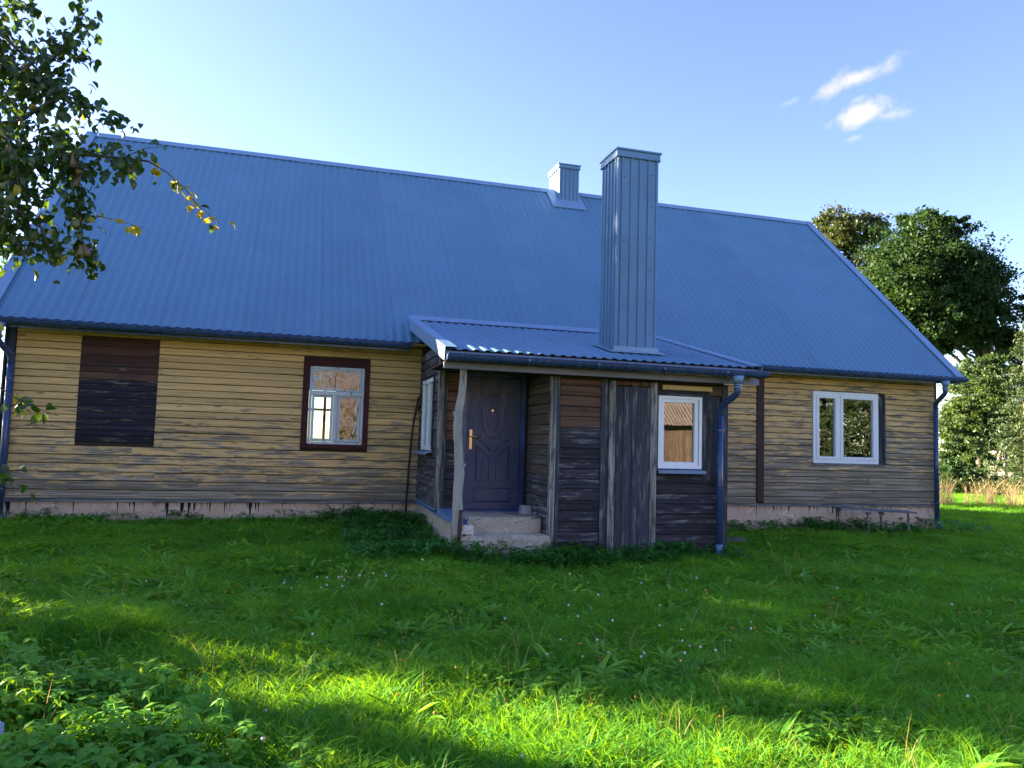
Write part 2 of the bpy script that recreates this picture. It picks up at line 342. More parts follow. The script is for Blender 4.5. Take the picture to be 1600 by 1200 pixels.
M['pear'] = simple('pear_skin', (.10, .12, .035), .5, 0, (.16, .075, .035), 14)
M['rust'] = simple('rusty_iron', (.10, .045, .028), .75, .3, (.045, .03, .03), 30)
M['cable'] = simple('black_hose', (.012, .012, .013), .5)
M['plastic'] = simple('clear_grey_plastic', (.20, .22, .24), .25); M['ball'] = simple('blue_rubber', (.015, .05, .18), .5)
M['flower'] = simple('clover_white', (.72, .66, .66), .8, 0, (.6, .5, .52), 60)
M['flower_o'] = simple('orange_petal', (.75, .22, .03), .7)
M['bench_top'] = wood('bench_plank', (.17, .17, .19), (.30, .29, .28), 'x', .45)
M['bench_leg'] = simple('flaking_bench_leg', (.32, .30, .26), .8, 0, (.035, .03, .03), 26)
M['scrap'] = wood('scrap_wood', (.14, .13, .12), (.24, .23, .21), 'x', .5)
M['barn_wall'] = wood('barn_plank', (.27, .175, .13), (.19, .135, .11), 'z', .45, None, .6, tone=.2)
M['barn_roof'] = simple('asbestos_sheet', (.25, .185, .165), .9, 0, (.18, .14, .125), 1.5)
M['soil'] = None
def mk_ground():
    n = NT('lawn_soil'); a = n.noise(n.pos((.35, .35, .35)), 1, 6); b = n.noise(n.pos((6, 6, 6)), 1, 6, .65); e = n.noise(n.pos((45, 45, 45)), 1, 3)
    c = n.mix(n.rng(b, .35, .65), (.025, .09, .012), (.05, .15, .02)); c = n.mix(n.math('MULTIPLY', n.rng(a, .45, .65), .4), c, (.045, .10, .02))
    x, y, z = n.xyz(); far = n.rng(n.math('ADD', x, y), 24, 60); c = n.mix(far, c, n.mix(n.rng(a, .4, .6), (.12, .20, .05), (.22, .22, .08)))
    n.bsdf(c, .95, 0, .2, n.bump(n.math('ADD', b, e), .7, .05)); return n.m
M['soil'] = mk_ground()

# ------------------------------------------------------------------ ground
def gz(x, y):
    x = np.asarray(x, float); y = np.asarray(y, float)
    wall = np.interp(x, [-40, -7, -3, -1, 3, 9, 14], [-.40, -.30, -.29, -.33, -.44, -.51, -.53])
    front = np.interp(x, [-8, -1.5, 0, 10], [-.42, -.47, -.52, -.54])
    t = np.clip(-y / 2.9, 0, 1); t = t * t * (3 - 2 * t)
    z = wall * (1 - t) + front * t
    z = z - .12 * np.clip((-y - 3) / 9, 0, 1.5)
    r = np.hypot(x, y)
    z = z + .018 * np.sin(x * 1.7 + y * .6) * np.sin(y * 1.3 - x * .4) + .25 * np.sin(x * .05) * np.clip((r - 30) / 60, 0, 1)
    return z
def axis_coords(lo, hi, step, far):
    c = list(np.arange(lo, hi + 1e-6, step)); s = step; a = hi
    while a < far: s *= 1.35; a += s; c.append(a)
    s = step; a = lo
    while a > -far: s *= 1.35; a -= s; c.insert(0, a)
    return np.array(c)
gxs = axis_coords(-9, 20, .3, 900); gys = axis_coords(-13, 12, .3, 900)
X, Y = np.meshgrid(gxs, gys); Z = gz(X, Y)
nx, ny = len(gxs), len(gys); ii = (np.arange(ny - 1)[:, None] * nx + np.arange(nx - 1)[None]).ravel()
gme = np_mesh('ground', np.stack([X.ravel(), Y.ravel(), Z.ravel()], 1), np.stack([ii, ii + 1, ii + nx + 1, ii + nx], 1), M['soil'], True)
link('ground', gme, (0, 0, 0), kind='structure')

# ------------------------------------------------------------------ house
house = thing('farmhouse', 'long ochre timber farmhouse with steep blue-grey metal roof and dark wooden porch', 'house', (1.0, 4.0, -.45))
XL, XR = -6.85, 8.92; YE, ZE, YR, ZR = -.42, 2.435, 4.067, 6.675; RXL, RXR = -7.095, 9.168; YB = 8.134
def wall_x(mb, x0, x1, y0, y1, z0, z1, holes):          # wall along x with rectangular holes
    xs = x0
    for (a, b, c, d) in sorted(holes):
        mb.box(xs, a, y0, y1, z0, z1)
        mb.box(a, b, y0, y1, z0, c); mb.box(a, b, y0, y1, d, z1); xs = b
    mb.box(xs, x1, y0, y1, z0, z1)
w = MB(); wall_x(w, XL, XR, .0, .16, 0, 2.62, [(-2.82, -1.995, .845, 2.03), (6.15, 7.55, .75, 2.05)]); w.build('front_wall', M['backing'], house)
w = MB(); wall_x(w, XL, XR, YB - .16, YB, 0, 2.62, [(-2.85, -1.95, .75, 2.2), (2.5, 3.6, .75, 2.1)]); w.build('rear_wall', M['gable'], house)
for x in (XL, XR - .16):                                 # gable ends with pointed tops
    MB().prism([(x, .163, 0), (x, YB - .163, 0), (x, YB - .163, 2.62), (x, YR, ZR - .35), (x, .163, 2.62)], (.16, 0, 0)).build('gable_wall', M['gable'], house)
MB().box(XL + .17, XR - .17, .17, YB - .17, -.1, 0).build('interior_floor', M['interior'], house)
MB().box(XL + .17, XR - .17, .17, YB - .17, 2.5, 2.56).build('interior_ceiling', M['interior'], house)
MB().box(-1.2, -1.1, .17, YB - .17, .003, 2.497).build('partition_wall', M['interior'], house)
MB().box(-3.6, -3.5, .17, YB - .17, .003, 2.497).build('partition_wall', M['interior'], house)
MB().box(1.0, XR - .2, 4.0, 4.1, .003, 2.497).build('partition_wall', M['interior'], house)
# plinth
f = MB(); f.box(XL - .03, XR + .02, -.02, .35, -.9, -.035); f.box(XL - .03, XR + .02, YB - .35, YB + .02, -.9, -.035); f.box(XL - .03, XL + .3, .353, YB - .353, -.9, -.035); f.box(XR - .3, XR + .02, .353, YB - .353, -.9, -.035)
f.build('plinth', M['foundation'], house)
MB().prism([(XL - .02, -.004, .0), (XL - .02, -.055, -.03), (XL - .02, -.055, -.045), (XL - .02, -.004, -.033)], (XR - XL + .04, 0, 0)).build('drip_board', M['sill_old'], house)

# one board = shared mesh, one unit long; height classes share data
board_cache = {}
def board_mesh(h, mat, axis='x', thick=.024, key=''):
    k = (round(h, 3), mat.name, axis, key)
    if k in board_cache: return board_cache[k]
    t = thick
    prof = [(0, 0), (-t, 0.004), (-t - .004, .012), (-t - .001, .030), (-t + .007, h - .010), (-t + .011, h - .006), (0, h - .006)]
    if axis == 'x': V = [(s, y, z) for s in (0, 1) for (y, z) in prof]
    elif axis == 'y': V = [(y, s, z) for s in (0, -1) for (y, z) in prof]     # faces -x, runs toward -y
    n = len(prof); F = [tuple(range(n)), tuple(reversed(range(n, 2 * n)))] + [(i, n + i, n + (i + 1) % n, (i + 1) % n) for i in range(n)]
    me = bpy.data.meshes.new('siding_board'); me.from_pydata(V, [], F); me.materials.append(mat); me.update(); board_cache[k] = me; return me
NB = [0]
def board(x0, x1, y, z, h, mat, axis='x', name='siding_board', tilt=.0012, parent=None):
    me = board_mesh(h, mat, axis); o = link(name, me, (x0, y, z + random.uniform(-.0015, .0015)) if axis == 'x' else (y, x0, z), parent or house)
    L = x1 - x0 if axis == 'x' else x0 - x1
    o.scale = (L, 1 + random.uniform(-.06, .1), 1) if axis == 'x' else (1 + random.uniform(-.06, .1), L, 1)
    if axis == 'x': o.rotation_euler.y = random.uniform(-tilt, tilt) / max(1, L) * 2
    NB[0] += 1; return o
rows = [0.0, .125, .25, .372, .49, .612, .737, .845, .952, 1.057, 1.165, 1.268, 1.372, 1.474, 1.576, 1.678, 1.778, 1.878, 1.978, 2.08, 2.182, 2.29, 2.40]
obst = [(-5.957, -4.939, .788, 2.294), (-2.917, -1.921, .778, 2.148), (-1.116, 2.67, -.1, 2.6), (4.956, 5.108, .03, 2.6), (6.133, 7.758, .737, 2.069)]
for r in range(len(rows) - 1):
    z0, z1 = rows[r], rows[r + 1]; zc = (z0 + z1) / 2; segs = []; x = XL + .09
    for (a, b, c, d) in obst:
        if c < zc < d: segs.append((x, a)); x = b
    segs.append((x, XR - .0))
    for (a, b) in segs:
        cuts = [a]
        if b - a > 5: cuts.append(random.uniform(a + 1.2, b - 3)); cuts.append(random.uniform(cuts[-1] + 1, b - 1))
        elif b - a > 2.6 and random.random() < .55: cuts.append(random.uniform(a + .8, b - .8))
        cuts.append(b)
        for i in range(len(cuts) - 1):
            if cuts[i + 1] - cuts[i] > .03: board(cuts[i] + .0015, cuts[i + 1] - .0015, 0, z0, z1 - z0, M['siding'])
# bare boards that fill the former window opening
br = [.79, .886, .958, 1.031, 1.122, 1.212, 1.313, 1.422, 1.522, 1.613, 1.677, 1.778, 1.87, 2.025, 2.145, 2.288]
for i in range(len(br) - 1):
    o = board(-5.953, -4.943, .012, br[i], br[i + 1] - br[i] + .006, M['black_x'] if br[i] < 1.67 else (M['brown_x'] if i == 10 else M['redbrown_x']), name='infill_board')
    if br[i] > 1.6: o['label'] = 'red-brown infill board'
    else: o['label'] = 'blackened infill board with pale knots'
# corner boards and the brown upright
MB().box(XL - .03, XL + .085, -.034, .0, 0.002, 2.42, b=.004).build('corner_board', M['siding_end'], house)
MB().box(XL - .055, XL - .001, -.034, .10, .002, 2.42, b=.004).build('corner_board', M['siding_end'], house)
MB().box(XR + .002, XR + .03, -.034, .10, .002, 2.42, b=.004).build('corner_board', M['siding_end'], house)
MB().box(4.962, 5.102, -.045, -.001, .035, 2.40, b=.005).build('upright_board', M['brown_post'], house)

# ---- windows of the main wall
def frame_bars(mb, x0, x1, z0, z1, y0, y1, t, b=.004):
    mb.box(x0, x0 + t, y0, y1, z0, z1, b=b); mb.box(x1 - t, x1, y0, y1, z0, z1, b=b)
    mb.box(x0 + t, x1 - t, y0 + .001, y1, z0, z0 + t, b=b); mb.box(x0 + t, x1 - t, y0 + .001, y1, z1 - t, z1, b=b)
wn = thing  # alias kept short
def part_empty(name, loc, parent, label=None): o = link(name, None, loc, parent, label); o.empty_display_size = .1; return o
w1 = part_empty('window', (-2.42, 0, 1.44), house, 'old three-pane wooden window with oxblood surround')
for (a, b, c, d, m) in ((-2.917, -2.822, .778, 2.148, 'red_frame_z'), (-2.0, -1.921, .778, 2.148, 'red_frame_z'), (-2.819, -2.003, 2.03, 2.145, 'red_frame_x'), (-2.819, -2.003, .78, .842, 'red_frame_x')):
    MB().box(a, b, -.045, .0, c, d, b=.005).build('surround_board', M[m], w1)
mb = MB(); frame_bars(mb, -2.817, -2.003, .845, 2.028, -.028, .05, .038); mb.box(-2.779, -2.041, -.034, .04, 1.600, 1.655, b=.006); mb.box(-2.452, -2.395, -.030, .04, .884, 1.599, b=.006)
mb.box(-2.80, -2.02, -.05, -.03, 1.592, 1.606)
mb.build('frame', M['oldwhite'], w1)
mb = MB(); frame_bars(mb, -2.775, -2.046, 1.66, 1.988, -.018, .018, .030); mb.build('transom_sash', M['oldwhite'], w1)
mb = MB(); frame_bars(mb, -2.775, -2.456, .888, 1.596, -.022, .018, .040); mb.build('sash', M['oldwhite'], w1)
mb = MB(); frame_bars(mb, -2.391, -2.046, .888, 1.596, -.022, .018, .040); mb.build('sash', M['oldwhite'], w1)
MB().box(-2.746, -2.075, -.003, .001, 1.688, 1.96).build('pane', M['oldglass'], w1)
MB().box(-2.737, -2.494, -.003, .001, .926, 1.558).build('pane', M['clearglass'], w1)
MB().box(-2.353, -2.084, -.003, .001, .926, 1.558).build('pane', M['oldglass'], w1)
c = MB(); 
for k in range(30):                                        # a pleated net behind the right lower sash and transom
    pass
for (hx, hz) in ((-2.80, .90), (-2.80, 1.5), (-2.03, .90), (-2.03, 1.5)):
    MB().box(hx - .012, hx + .012, -.034, -.024, hz - .045, hz + .045).build('hinge', M['oldwhite'], w1)
# right white window
w3 = part_empty('window', (6.9, 0, 1.4), house, 'wide white plastic window in two uneven casements')
mb = MB(); frame_bars(mb, 6.135, 7.575, .742, 2.066, -.045, .06, .075); mb.box(6.66, 6.735, -.044, .05, .817, 1.991, b=.004); mb.build('frame', M['pvc'], w3)
mb = MB(); frame_bars(mb, 6.205, 6.668, .812, 1.996, -.056, .03, .055); mb.build('casement', M['pvc'], w3)
mb = MB(); frame_bars(mb, 6.727, 7.505, .812, 1.996, -.056, .03, .055); mb.build('casement', M['pvc'], w3)
MB().box(6.258, 6.615, -.012, -.006, .866, 1.942).build('pane', M['coated'], w3); MB().box(6.780, 7.452, -.012, -.006, .866, 1.942).build('pane', M['coated'], w3)
MB().box(7.60, 7.70, -.012, .0, .74, 2.03, b=.004).build('exposed_board', M['dark_z'], w3, 'dark bare board beside the frame')
MB().box(7.725, 7.755, -.03, .0, .74, 2.03).build('exposed_board', M['dark_z'], w3)
MB().box(6.14, 7.70, -.04, .0, .70, .738, b=.004).build('sill_board', M['scrap'], w3)
# rear window seen through the house
rw = part_empty('window', (-2.3, YB, 1.4), house, 'back window seen through the front panes')
mb = MB(); frame_bars(mb, -2.85, -1.95, .75, 2.2, YB - .12, YB - .05, .06); mb.box(-2.31, -2.24, YB - .12, YB - .05, .81, 2.14); mb.box(-2.79, -2.311, YB - .12, YB - .05, 1.62, 1.68); mb.box(-2.239, -2.01, YB - .12, YB - .05, 1.62, 1.68)
mb.build('frame', M['oldwhite'], rw)
MB().box(-2.79, -2.01, YB - .09, YB - .087, .81, 2.14).build('pane', M['clearglass'], rw)

# ---- roofs
def corrugated(x0, x1, A, B, mat, name, lift=.0105, pitch=.1375, cols=None, parent=None):
    # A, B: (y,z) of eave and top; ribs run up the slope
    A = Vector((0, *A)); B = Vector((0, *B)); d = (B - A).normalized(); nrm = Vector((0, -d.z, d.y))
    if nrm.z < 0: nrm = -nrm
    prof = []; x = x0
    while x < x1 - .01:
        for (dx, h) in ((0, 0), (.055, 0), (.075, 1), (.118, 1)): prof.append((min(x + dx, x1), h * lift))
        x += pitch
    prof.append((x1, 0)); n = len(prof); V = []
    nr = 14
    for k in range(nr + 1):
        P = A + (B - A) * (k / nr)
        for (px, h) in prof: V.append((px, P.y + nrm.y * h, P.z + nrm.z * h))
    # closing underside strip at the eave gives the sheet its edge
    o = len(V)
    for (px, h) in prof: V.append((px, A.y + nrm.y * (h - .004) + d.y * .002, A.z + nrm.z * (h - .004) + d.z * .002))
    F = [(k * n + i, k * n + i + 1, (k + 1) * n + i + 1, (k + 1) * n + i) for k in range(nr) for i in range(n - 1)] + [(i + 1, i, o + i, o + i + 1) for i in range(n - 1)]
    mb = MB(); mb.v = V; mb.f = F; mb.m = [0] * len(F)
    return mb.build(name, mat, parent or house)
corrugated(RXL, RXR, (YE, ZE), (YR, ZR), M['roof'], 'roof').__setitem__('label', 'street-side slope of ribbed blue-grey metal sheet')
corrugated(RXL, RXR, (2 * YR - YE, ZE), (YR, ZR), M['roof'], 'roof').__setitem__('label', 'far slope of ribbed metal sheet')
sl = Vector((0, YR - YE, ZR - ZE)).normalized(); nn = Vector((0, -sl.z, sl.y))
def deck(x0, x1, A, B, t, name, mat, off=-.012):
    A = Vector((x0, *A)); B = Vector((x0, *B)); d = (B - A).normalized(); n = Vector((0, -d.z, d.y)); n = n if n.z > 0 else -n
    return MB().prism([A + n * off, B + n * off, B + n * (off - t), A + n * (off - t)], (x1 - x0, 0, 0)).build(name, mat, house)
deck(RXL + .01, RXR - .01, (YE + .03, ZE + .028), (YR - .02, ZR - .02), .03, 'roof_deck', M['backing'])
deck(RXL + .01, RXR - .01, (2 * YR - YE - .03, ZE + .028), (YR + .02, ZR - .02), .03, 'roof_deck', M['backing'])
MB().box(XL, XR, YE + .06, -.002, 2.405, 2.43).build('soffit', M['siding'], house)
# ridge cap in overlapping lengths
def ridge_piece(x0, x1, k):
    q = .024 + .003 * (k % 2); P = Vector((x0, YR, ZR + q + .004)); w = .17
    a = Vector((x0, YR - sl.y * w, ZR - sl.z * w)) + nn * q; b = Vector((x0, YR + sl.y * w, ZR - sl.z * w)) + Vector((0, -nn.y, nn.z)) * q
    e = Vector((0, 0, -.003)); return MB().prism([a, P, b, b + e, P + e, a + e], (x1 - x0, 0, 0)).build('ridge_cap', M['roof_trim'], house)
k = 0; x = RXL - .02
while x < RXR: ridge_piece(x, min(x + 1.95, RXR + .02), k); x += 1.93; k += 1
# rake flashings
for sx, x0 in ((-1, RXL), (1, RXR)):
    for side in (1, -1):
        A = Vector((0, YE, ZE)); B = Vector((0, YR, ZR))
        if side < 0: A.y = 2 * YR - YE
        d = (B - A).normalized(); n = Vector((0, -d.z, d.y)); n = n if n.z > 0 else -n
        xo = x0 + sx * .02; xi = x0 - sx * .15
        p = [(xo, 0), (xo, .034), (xi, .034), (xi, .022), (xo - sx * .004, .030), (xo - sx * .004, 0)]
        fl = MB(); P0 = A - d * .03
        prof = [(xo, -.16), (xo, .036), (xi, .036), (xi, .018), (xi + sx * .004, .018), (xi + sx * .004, .032), (xo - sx * .004, .032), (xo - sx * .004, -.16)]
        fl.prism([Vector((q[0], P0.y, P0.z)) + n * q[1] for q in prof], d * ((B - P0).length - .004)).build('rake_flashing', M['roof_trim'], house)
# screws along the eave and the laps
sc = MB()
for row in (.25, 1.35, 2.6, 3.9, 5.0):
    P = Vector((0, YE, ZE)) + sl * row
    xx = RXL + .065 + .1375 * 2
    while xx < RXR:
        c = P + nn * .002; r = .008
        sc.prism([(xx - r, c.y - sl.y * r, c.z - sl.z * r), (xx + r, c.y - sl.y * r, c.z - sl.z * r), (xx + r, c.y + sl.y * r, c.z + sl.z * r), (xx - r, c.y + sl.y * r, c.z + sl.z * r)], nn * .007); xx += .1375 * 4
sc.build('roof_screws', M['gutter'], house, kind='stuff')

# ---- porch
PXL, PXR, PYF = -1.335, 2.935, -3.135; PZF, PYB, PZB = 2.036, .03, 2.852
pd = Vector((0, PYB - PYF, PZB - PZF)).normalized(); pn = Vector((0, -pd.z, pd.y))
corrugated(PXL, PXR, (PYF, PZF), (PYB, PZB), M['roof'], 'porch_roof', .015)
MB().prism([Vector((PXL + .01, PYF + .03, PZF + .008)) + pn * -.012, Vector((PXL + .01, PYB, PZB)) - pn * .012, Vector((PXL + .01, PYB, PZB)) - pn * .05, Vector((PXL + .01, PYF + .03, PZF + .008)) - pn * .05], (PXR - PXL - .02, 0, 0)).build('porch_roof_deck', M['backing'], house)
MB().prism([Vector((PXL, PYB - pd.y * .16, PZB - pd.z * .16)) + pn * .03, Vector((PXL, PYB, PZB)) + pn * .034, Vector((PXL, PYB, PZB)) + sl * .10 + nn * .024, Vector((PXL, PYB, PZB)) + sl * .10 + nn * .020, Vector((PXL, PYB, PZB)) + pn * .028, Vector((PXL, PYB - pd.y * .16, PZB - pd.z * .16)) + pn * .024], (PXR - PXL, 0, 0)).build('junction_flashing', M['roof_trim'], house)
for sx, x0 in ((-1, PXL), (1, PXR)):
    xo = x0 + sx * .02; xi = x0 - sx * .13; A = Vector((0, PYF - .03, PZF - .008)); B = Vector((0, PYB + .0, PZB))
    prof = [(xo, -.13), (xo, .037), (xi, .037), (xi, .018), (xi + sx * .004, .018), (xi + sx * .004, .032), (xo - sx * .004, .032), (xo - sx * .004, -.13)]
    MB().prism([Vector((q[0], A.y, A.z)) + pn * q[1] for q in prof], pd * (B - A).length).build('rake_flashing', M['roof_trim'], house)
sc = MB()
for row in (.18, 1.2, 2.2):
    P = Vector((0, PYF, PZF)) + pd * row; xx = PXL + .065 + .1375
    while xx < PXR - .1:
        r = .008; c = P + pn * .002
        sc.prism([(xx - r, c.y - pd.y * r, c.z - pd.z * r), (xx + r, c.y - pd.y * r, c.z - pd.z * r), (xx + r, c.y + pd.y * r, c.z + pd.z * r), (xx - r, c.y + pd.y * r, c.z + pd.z * r)], pn * .007); xx += .1375 * 3
sc.build('roof_screws', M['gutter'], house, kind='stuff')
MB().box(PXL + .005, PXR - .005, PYF + .035, PYF + .055, 1.905, 2.020).build('fascia', M['fascia'], house)
for a, b in ((PXL + .01, .55), (.553, 2.45), (2.453, 3.02)):
    MB().box(a, b, -2.985, -2.955, 1.822, 1.905, b=.003).build('fascia_board', M['beam'], house)
MB().box(PXL + .03, PXR - .03, -2.95, -1.76, 1.90, 1.915).build('porch_soffit', M['brown_x'], house)
# porch core walls
w = MB(); wall_x(w, .14, 2.645, -2.72, -2.60, -.47, 1.895, [(1.63, 2.28, .664, 1.64)]); w.build('porch_front_wall', M['backing'], house)
w = MB(); w.box(2.525, 2.645, -2.597, -.03, -.47, 1.895); w.build('porch_side_wall', M['backing'], house)
w = MB(); w.box(.142, .24, -2.597, -1.76, -.47, 1.895); w.build('recess_wall', M['backing'], house)
w = MB(); w.box(-1.116, -1.0, -1.25, -.06, .0, 2.75) if 0 else None
# left porch wall with its window hole (runs in y)
w = MB(); hx0, hx1 = -1.11, -1.0
for (ya, yb, za, zb) in ((-1.72, -1.29, .03, 2.2), (-.30, -.045, .03, 2.45), (-1.29, -.30, .03, .80), (-1.29, -.30, 1.86, 2.3)): w.box(hx0, hx1, ya, yb, za, zb)
w.build('porch_side_wall', M['backing'], house)
w = MB(); w.box(-.99, -.83, -1.72, -1.64, .03, 1.895); w.box(.08, .14, -1.75, -1.62, .0, 1.895); w.box(-.828, .078, -1.72, -1.64, 1.80, 1.895); w.build('door_wall', M['backing'], house)
# boards: porch front, left bay
prow = [-.432, -.296, -.16, -.031, .109, .238, .381, .513, .644, .767, .903, 1.039, 1.168, 1.312, 1.441, 1.581, 1.716, 1.80]
for i in range(len(prow) - 1):
    brown = prow[i] > 1.12
    board(.255, .812, -2.72, prow[i], prow[i + 1] - prow[i], M['brown_x'] if brown else M['dark_x'], name='porch_board')
for z in (-.469, -.335, -.204, -.069, .066, .198, .339, .472):
    board(1.605, 2.60, -2.72, z, .136, M['dark_x'], name='porch_board')
board(2.40, 2.60, -2.72, 1.66, .14, M['brown_x'], name='porch_board')
board(1.70, 2.44, -2.735, 1.715, .075, M['siding'], name='porch_board')
for x in (2.425, 2.50): MB().box(x, x + .07, -2.738, -2.72, .612, 1.65, b=.004).build('porch_board', M['dark_z'], house)
# uprights on the porch front
def up(x0, x1, y0, y1, z0, z1, m, name='corner_post', lab=None): return MB().box(x0, x1, y0, y1, z0, z1, b=.006).build(name, M[m], house, lab)
up(.125, .19, -2.775, -2.70, -.42, 1.82, 'trim_z'); up(.193, .25, -2.765, -2.721, -.42, 1.82, 'dark_z')
up(.815, .905, -2.765, -2.721, -.46, 1.82, 'dark_z', 'upright_board')
vx = [.912, 1.005, 1.11, 1.232, 1.362, 1.50, 1.60]
for i in range(6):
    m = 'trim_z' if i in (0, 5) else 'dark_z'
    up(vx[i] + .003, vx[i + 1] - .003, -2.792 - random.uniform(0, .006), -2.722, -.49 + random.uniform(0, .02), (1.80 if i in (0, 5) else 1.735 + random.uniform(-.01, .01)), m, 'vertical_board')
for i in range(1, 5): up(vx[i] + .006, vx[i + 1] - .006, -2.77, -2.723, 1.75, 1.80, 'brown_x', 'header_block')
up(2.60, 2.68, -2.765, -2.60, -.46, 1.82, 'dark_z')
MB().box(.86, 2.66, -2.79, -2.72, -.515, -.49).build('base_flashing', M['sill'], house)
MB().box(.26, .86, -2.75, -2.66, -.475, -.45).build('base_flashing', M['sill'], house)
MB().box(.14, 2.64, -2.70, -.05, -.8, -.476).build('porch_plinth', M['step'], house)
# recess right wall boards (face -x, seen inside the porch mouth)
for i in range(len(prow) - 1):
    board(-1.78, -2.70, .142, prow[i] + .03, prow[i + 1] - prow[i], M['recess_y'] if prow[i] > .5 else M['dark_y'], 'y', name='recess_board')
# left wall boards
lrow = [.04 + .132 * i for i in range(19)]
for i in range(18):
    z = lrow[i]; segs = [(-.002, -1.70)]
    if .80 < z + .066 < 1.86: segs = [(-.002, -.33), (-1.30, -1.70)]
    zt = PZF + (1.0) * 0
    for a, b in segs:
        ztop = PZB + (max(min(a, b), -3) * (PZB - PZF) / (PYB - PYF)) - .12
        if z + .132 < ztop + .12: board(a, b, -1.11, z, .132, M['dark_y'], 'y', name='porch_board')
up(-1.150, -1.085, -1.80, -1.70, .03, 2.30, 'trim_z'); up(-1.083, -1.03, -1.79, -1.722, .03, 1.89, 'dark_z')
# short wall by the door
for i in range(14):
    z = .04 + .132 * i; board(-1.028, -.86, -1.722, z, .132, M['brown_x'] if z > .9 else M['dark_x'], name='porch_board')
up(-.858, -.835, -1.80, -1.66, .03, 1.89, 'dark_z', 'upright_board')
# plinth under the left side and its blue flashing
MB().box(-1.12, -.98, -2.74, -.03, -.8, -.035).build('porch_plinth', M['step'], house)
MB().prism([(-1.14, -.022, .040), (-1.14, -1.69, .030), (-1.14, -1.69, .005), (-1.14, -.022, .012)], (.03, 0, 0)).build('base_flashing', M['sill'], house)
MB().prism([(-1.165, -.022, .006), (-1.165, -2.70, -.028), (-1.165, -2.70, -.04), (-1.165, -.022, -.006)], (.06, 0, 0)).build('base_flashing', M['sill'], house)
MB().prism([(-1.13, -1.81, .045), (-1.13, -2.64, .005), (-1.13, -2.64, -.030), (-1.13, -1.81, -.030)], (.21, 0, 0)).build('ledge_flashing', M['sill'], house)
# left porch window
w2 = part_empty('window', (-1.1, -.8, 1.3), house, 'narrow white window in the porch side wall')
mb = MB()
for (ya, yb, za, zb) in ((-1.285, -1.225, .805, 1.855), (-.365, -.305, .805, 1.855), (-1.224, -.366, .805, .865), (-1.224, -.366, 1.795, 1.855), (-.82, -.76, .866, 1.794)): mb.box(-1.135, -1.06, ya, yb, za, zb, b=.004)
mb.build('frame', M['pvc'], w2)
MB().box(-1.102, -1.097, -1.224, -.821, .866, 1.794).build('pane', M['glass'], w2); MB().box(-1.102, -1.097, -.759, -.366, .866, 1.794).build('pane', M['glass'], w2)
MB().prism([(-1.08, -1.36, .80), (-1.235, -1.36, .77), (-1.235, -1.36, .745), (-1.23, -1.36, .745), (-1.23, -1.36, .765), (-1.08, -1.36, .79)], (0, 1.10, 0)).build('sill', M['sill'], w2)
up(-1.15, -1.122, -1.36, -1.29, .81, 1.90, 'dark_z', 'upright_board')
# porch white window
w4 = part_empty('window', (1.95, -2.72, 1.15), house, 'small white plastic window in the porch front')
mb = MB(); frame_bars(mb, 1.632, 2.278, .667, 1.637, -2.775, -2.66, .042); mb.build('frame', M['pvc'], w4)
mb = MB(); frame_bars(mb, 1.668, 2.226, .708, 1.600, -2.762, -2.69, .050); mb.build('casement', M['pvc'], w4)
MB().box(1.716, 2.178, -2.728, -2.722, .756, 1.552).build('pane', M['glass'], w4)
MB().prism([(1.61, -2.70, .664), (1.61, -2.84, .645), (1.61, -2.84, .605), (1.61, -2.836, .605), (1.61, -2.836, .640), (1.61, -2.70, .655)], (.70, 0, 0)).build('sill', M['sill'], w4)
up(2.285, 2.42, -2.75, -2.721, .53, 1.69, 'dark_z', 'upright_board'); MB().box(1.62, 2.283, -2.75, -2.721, 1.645, 1.70, b=.004).build('head_board', M['dark_x'], house)

# ---- door
door = part_empty('door', (-.34, -1.75, 1.0), house, 'dark steel front door with pressed pattern and brass lever')
fr = MB(); fr.box(-.83, -.765, -1.80, -1.70, .02, 1.90, b=.004); fr.box(.012, .078, -1.80, -1.70, .02, 1.90, b=.004); fr.box(-.764, .011, -1.80, -1.70, 1.845, 1.90, b=.004); fr.box(-.764, .011, -1.80, -1.66, .0, .028); fr.build('door_frame', M['doorframe'], door)
mb = MB(); mb.box(-.762, .009, -1.775, -1.72, .032, 1.842, b=.004); mb.build('leaf', M['door'], door)
def ring(pts, r=.005, closed=True):
    mb = MB(); P = [(p[0], -1.777, p[1]) for p in pts]
    if closed: P.append(P[0]); P.append(P[1])
    mb.tube(P, r, 6); mb.build('pressed_moulding', M['door'], door, smooth=True)
cxd = -.375
ring([(cxd + .17 * math.sin(a), 1.30 + .30 * math.cos(a)) for a in [2 * PI * i / 24 for i in range(24)]])
ring([(cxd + .085 * math.sin(a), 1.24 + .13 * math.cos(a)) for a in [2 * PI * i / 16 for i in range(16)]], .004)
for s in (-1, 1):
    ring([(cxd + s * .05, .74), (cxd + s * .23, .90), (cxd + s * .23, .42), (cxd + s * .05, .42)])
    ring([(cxd + s * .24, 1.0), (cxd + s * .12, .93), (cxd + s * .02, .82)], .006, False)
ring([(cxd - .25, .14), (cxd + .25, .14), (cxd + .25, .32), (cxd - .25, .32)])
MB().box(-.708, -.672, -1.786, -1.776, .845, 1.115, b=.004).build('lock_plate', M['brass'], door)
MB().tube([(-.690, -1.78, 1.02), (-.690, -1.822, 1.02), (-.68, -1.832, 1.018), (-.58, -1.832, 1.012)], .009, 8).build('handle', M['brass'], door, smooth=True)
MB().tube([(-.690, -1.78, .915), (-.690, -1.796, .915)], .014, 10).build('keyhole', M['brass'], door)
MB().tube([(-.391, -1.772, 1.385), (-.391, -1.784, 1.385)], .016, 12).build('peephole', M['brass'], door)

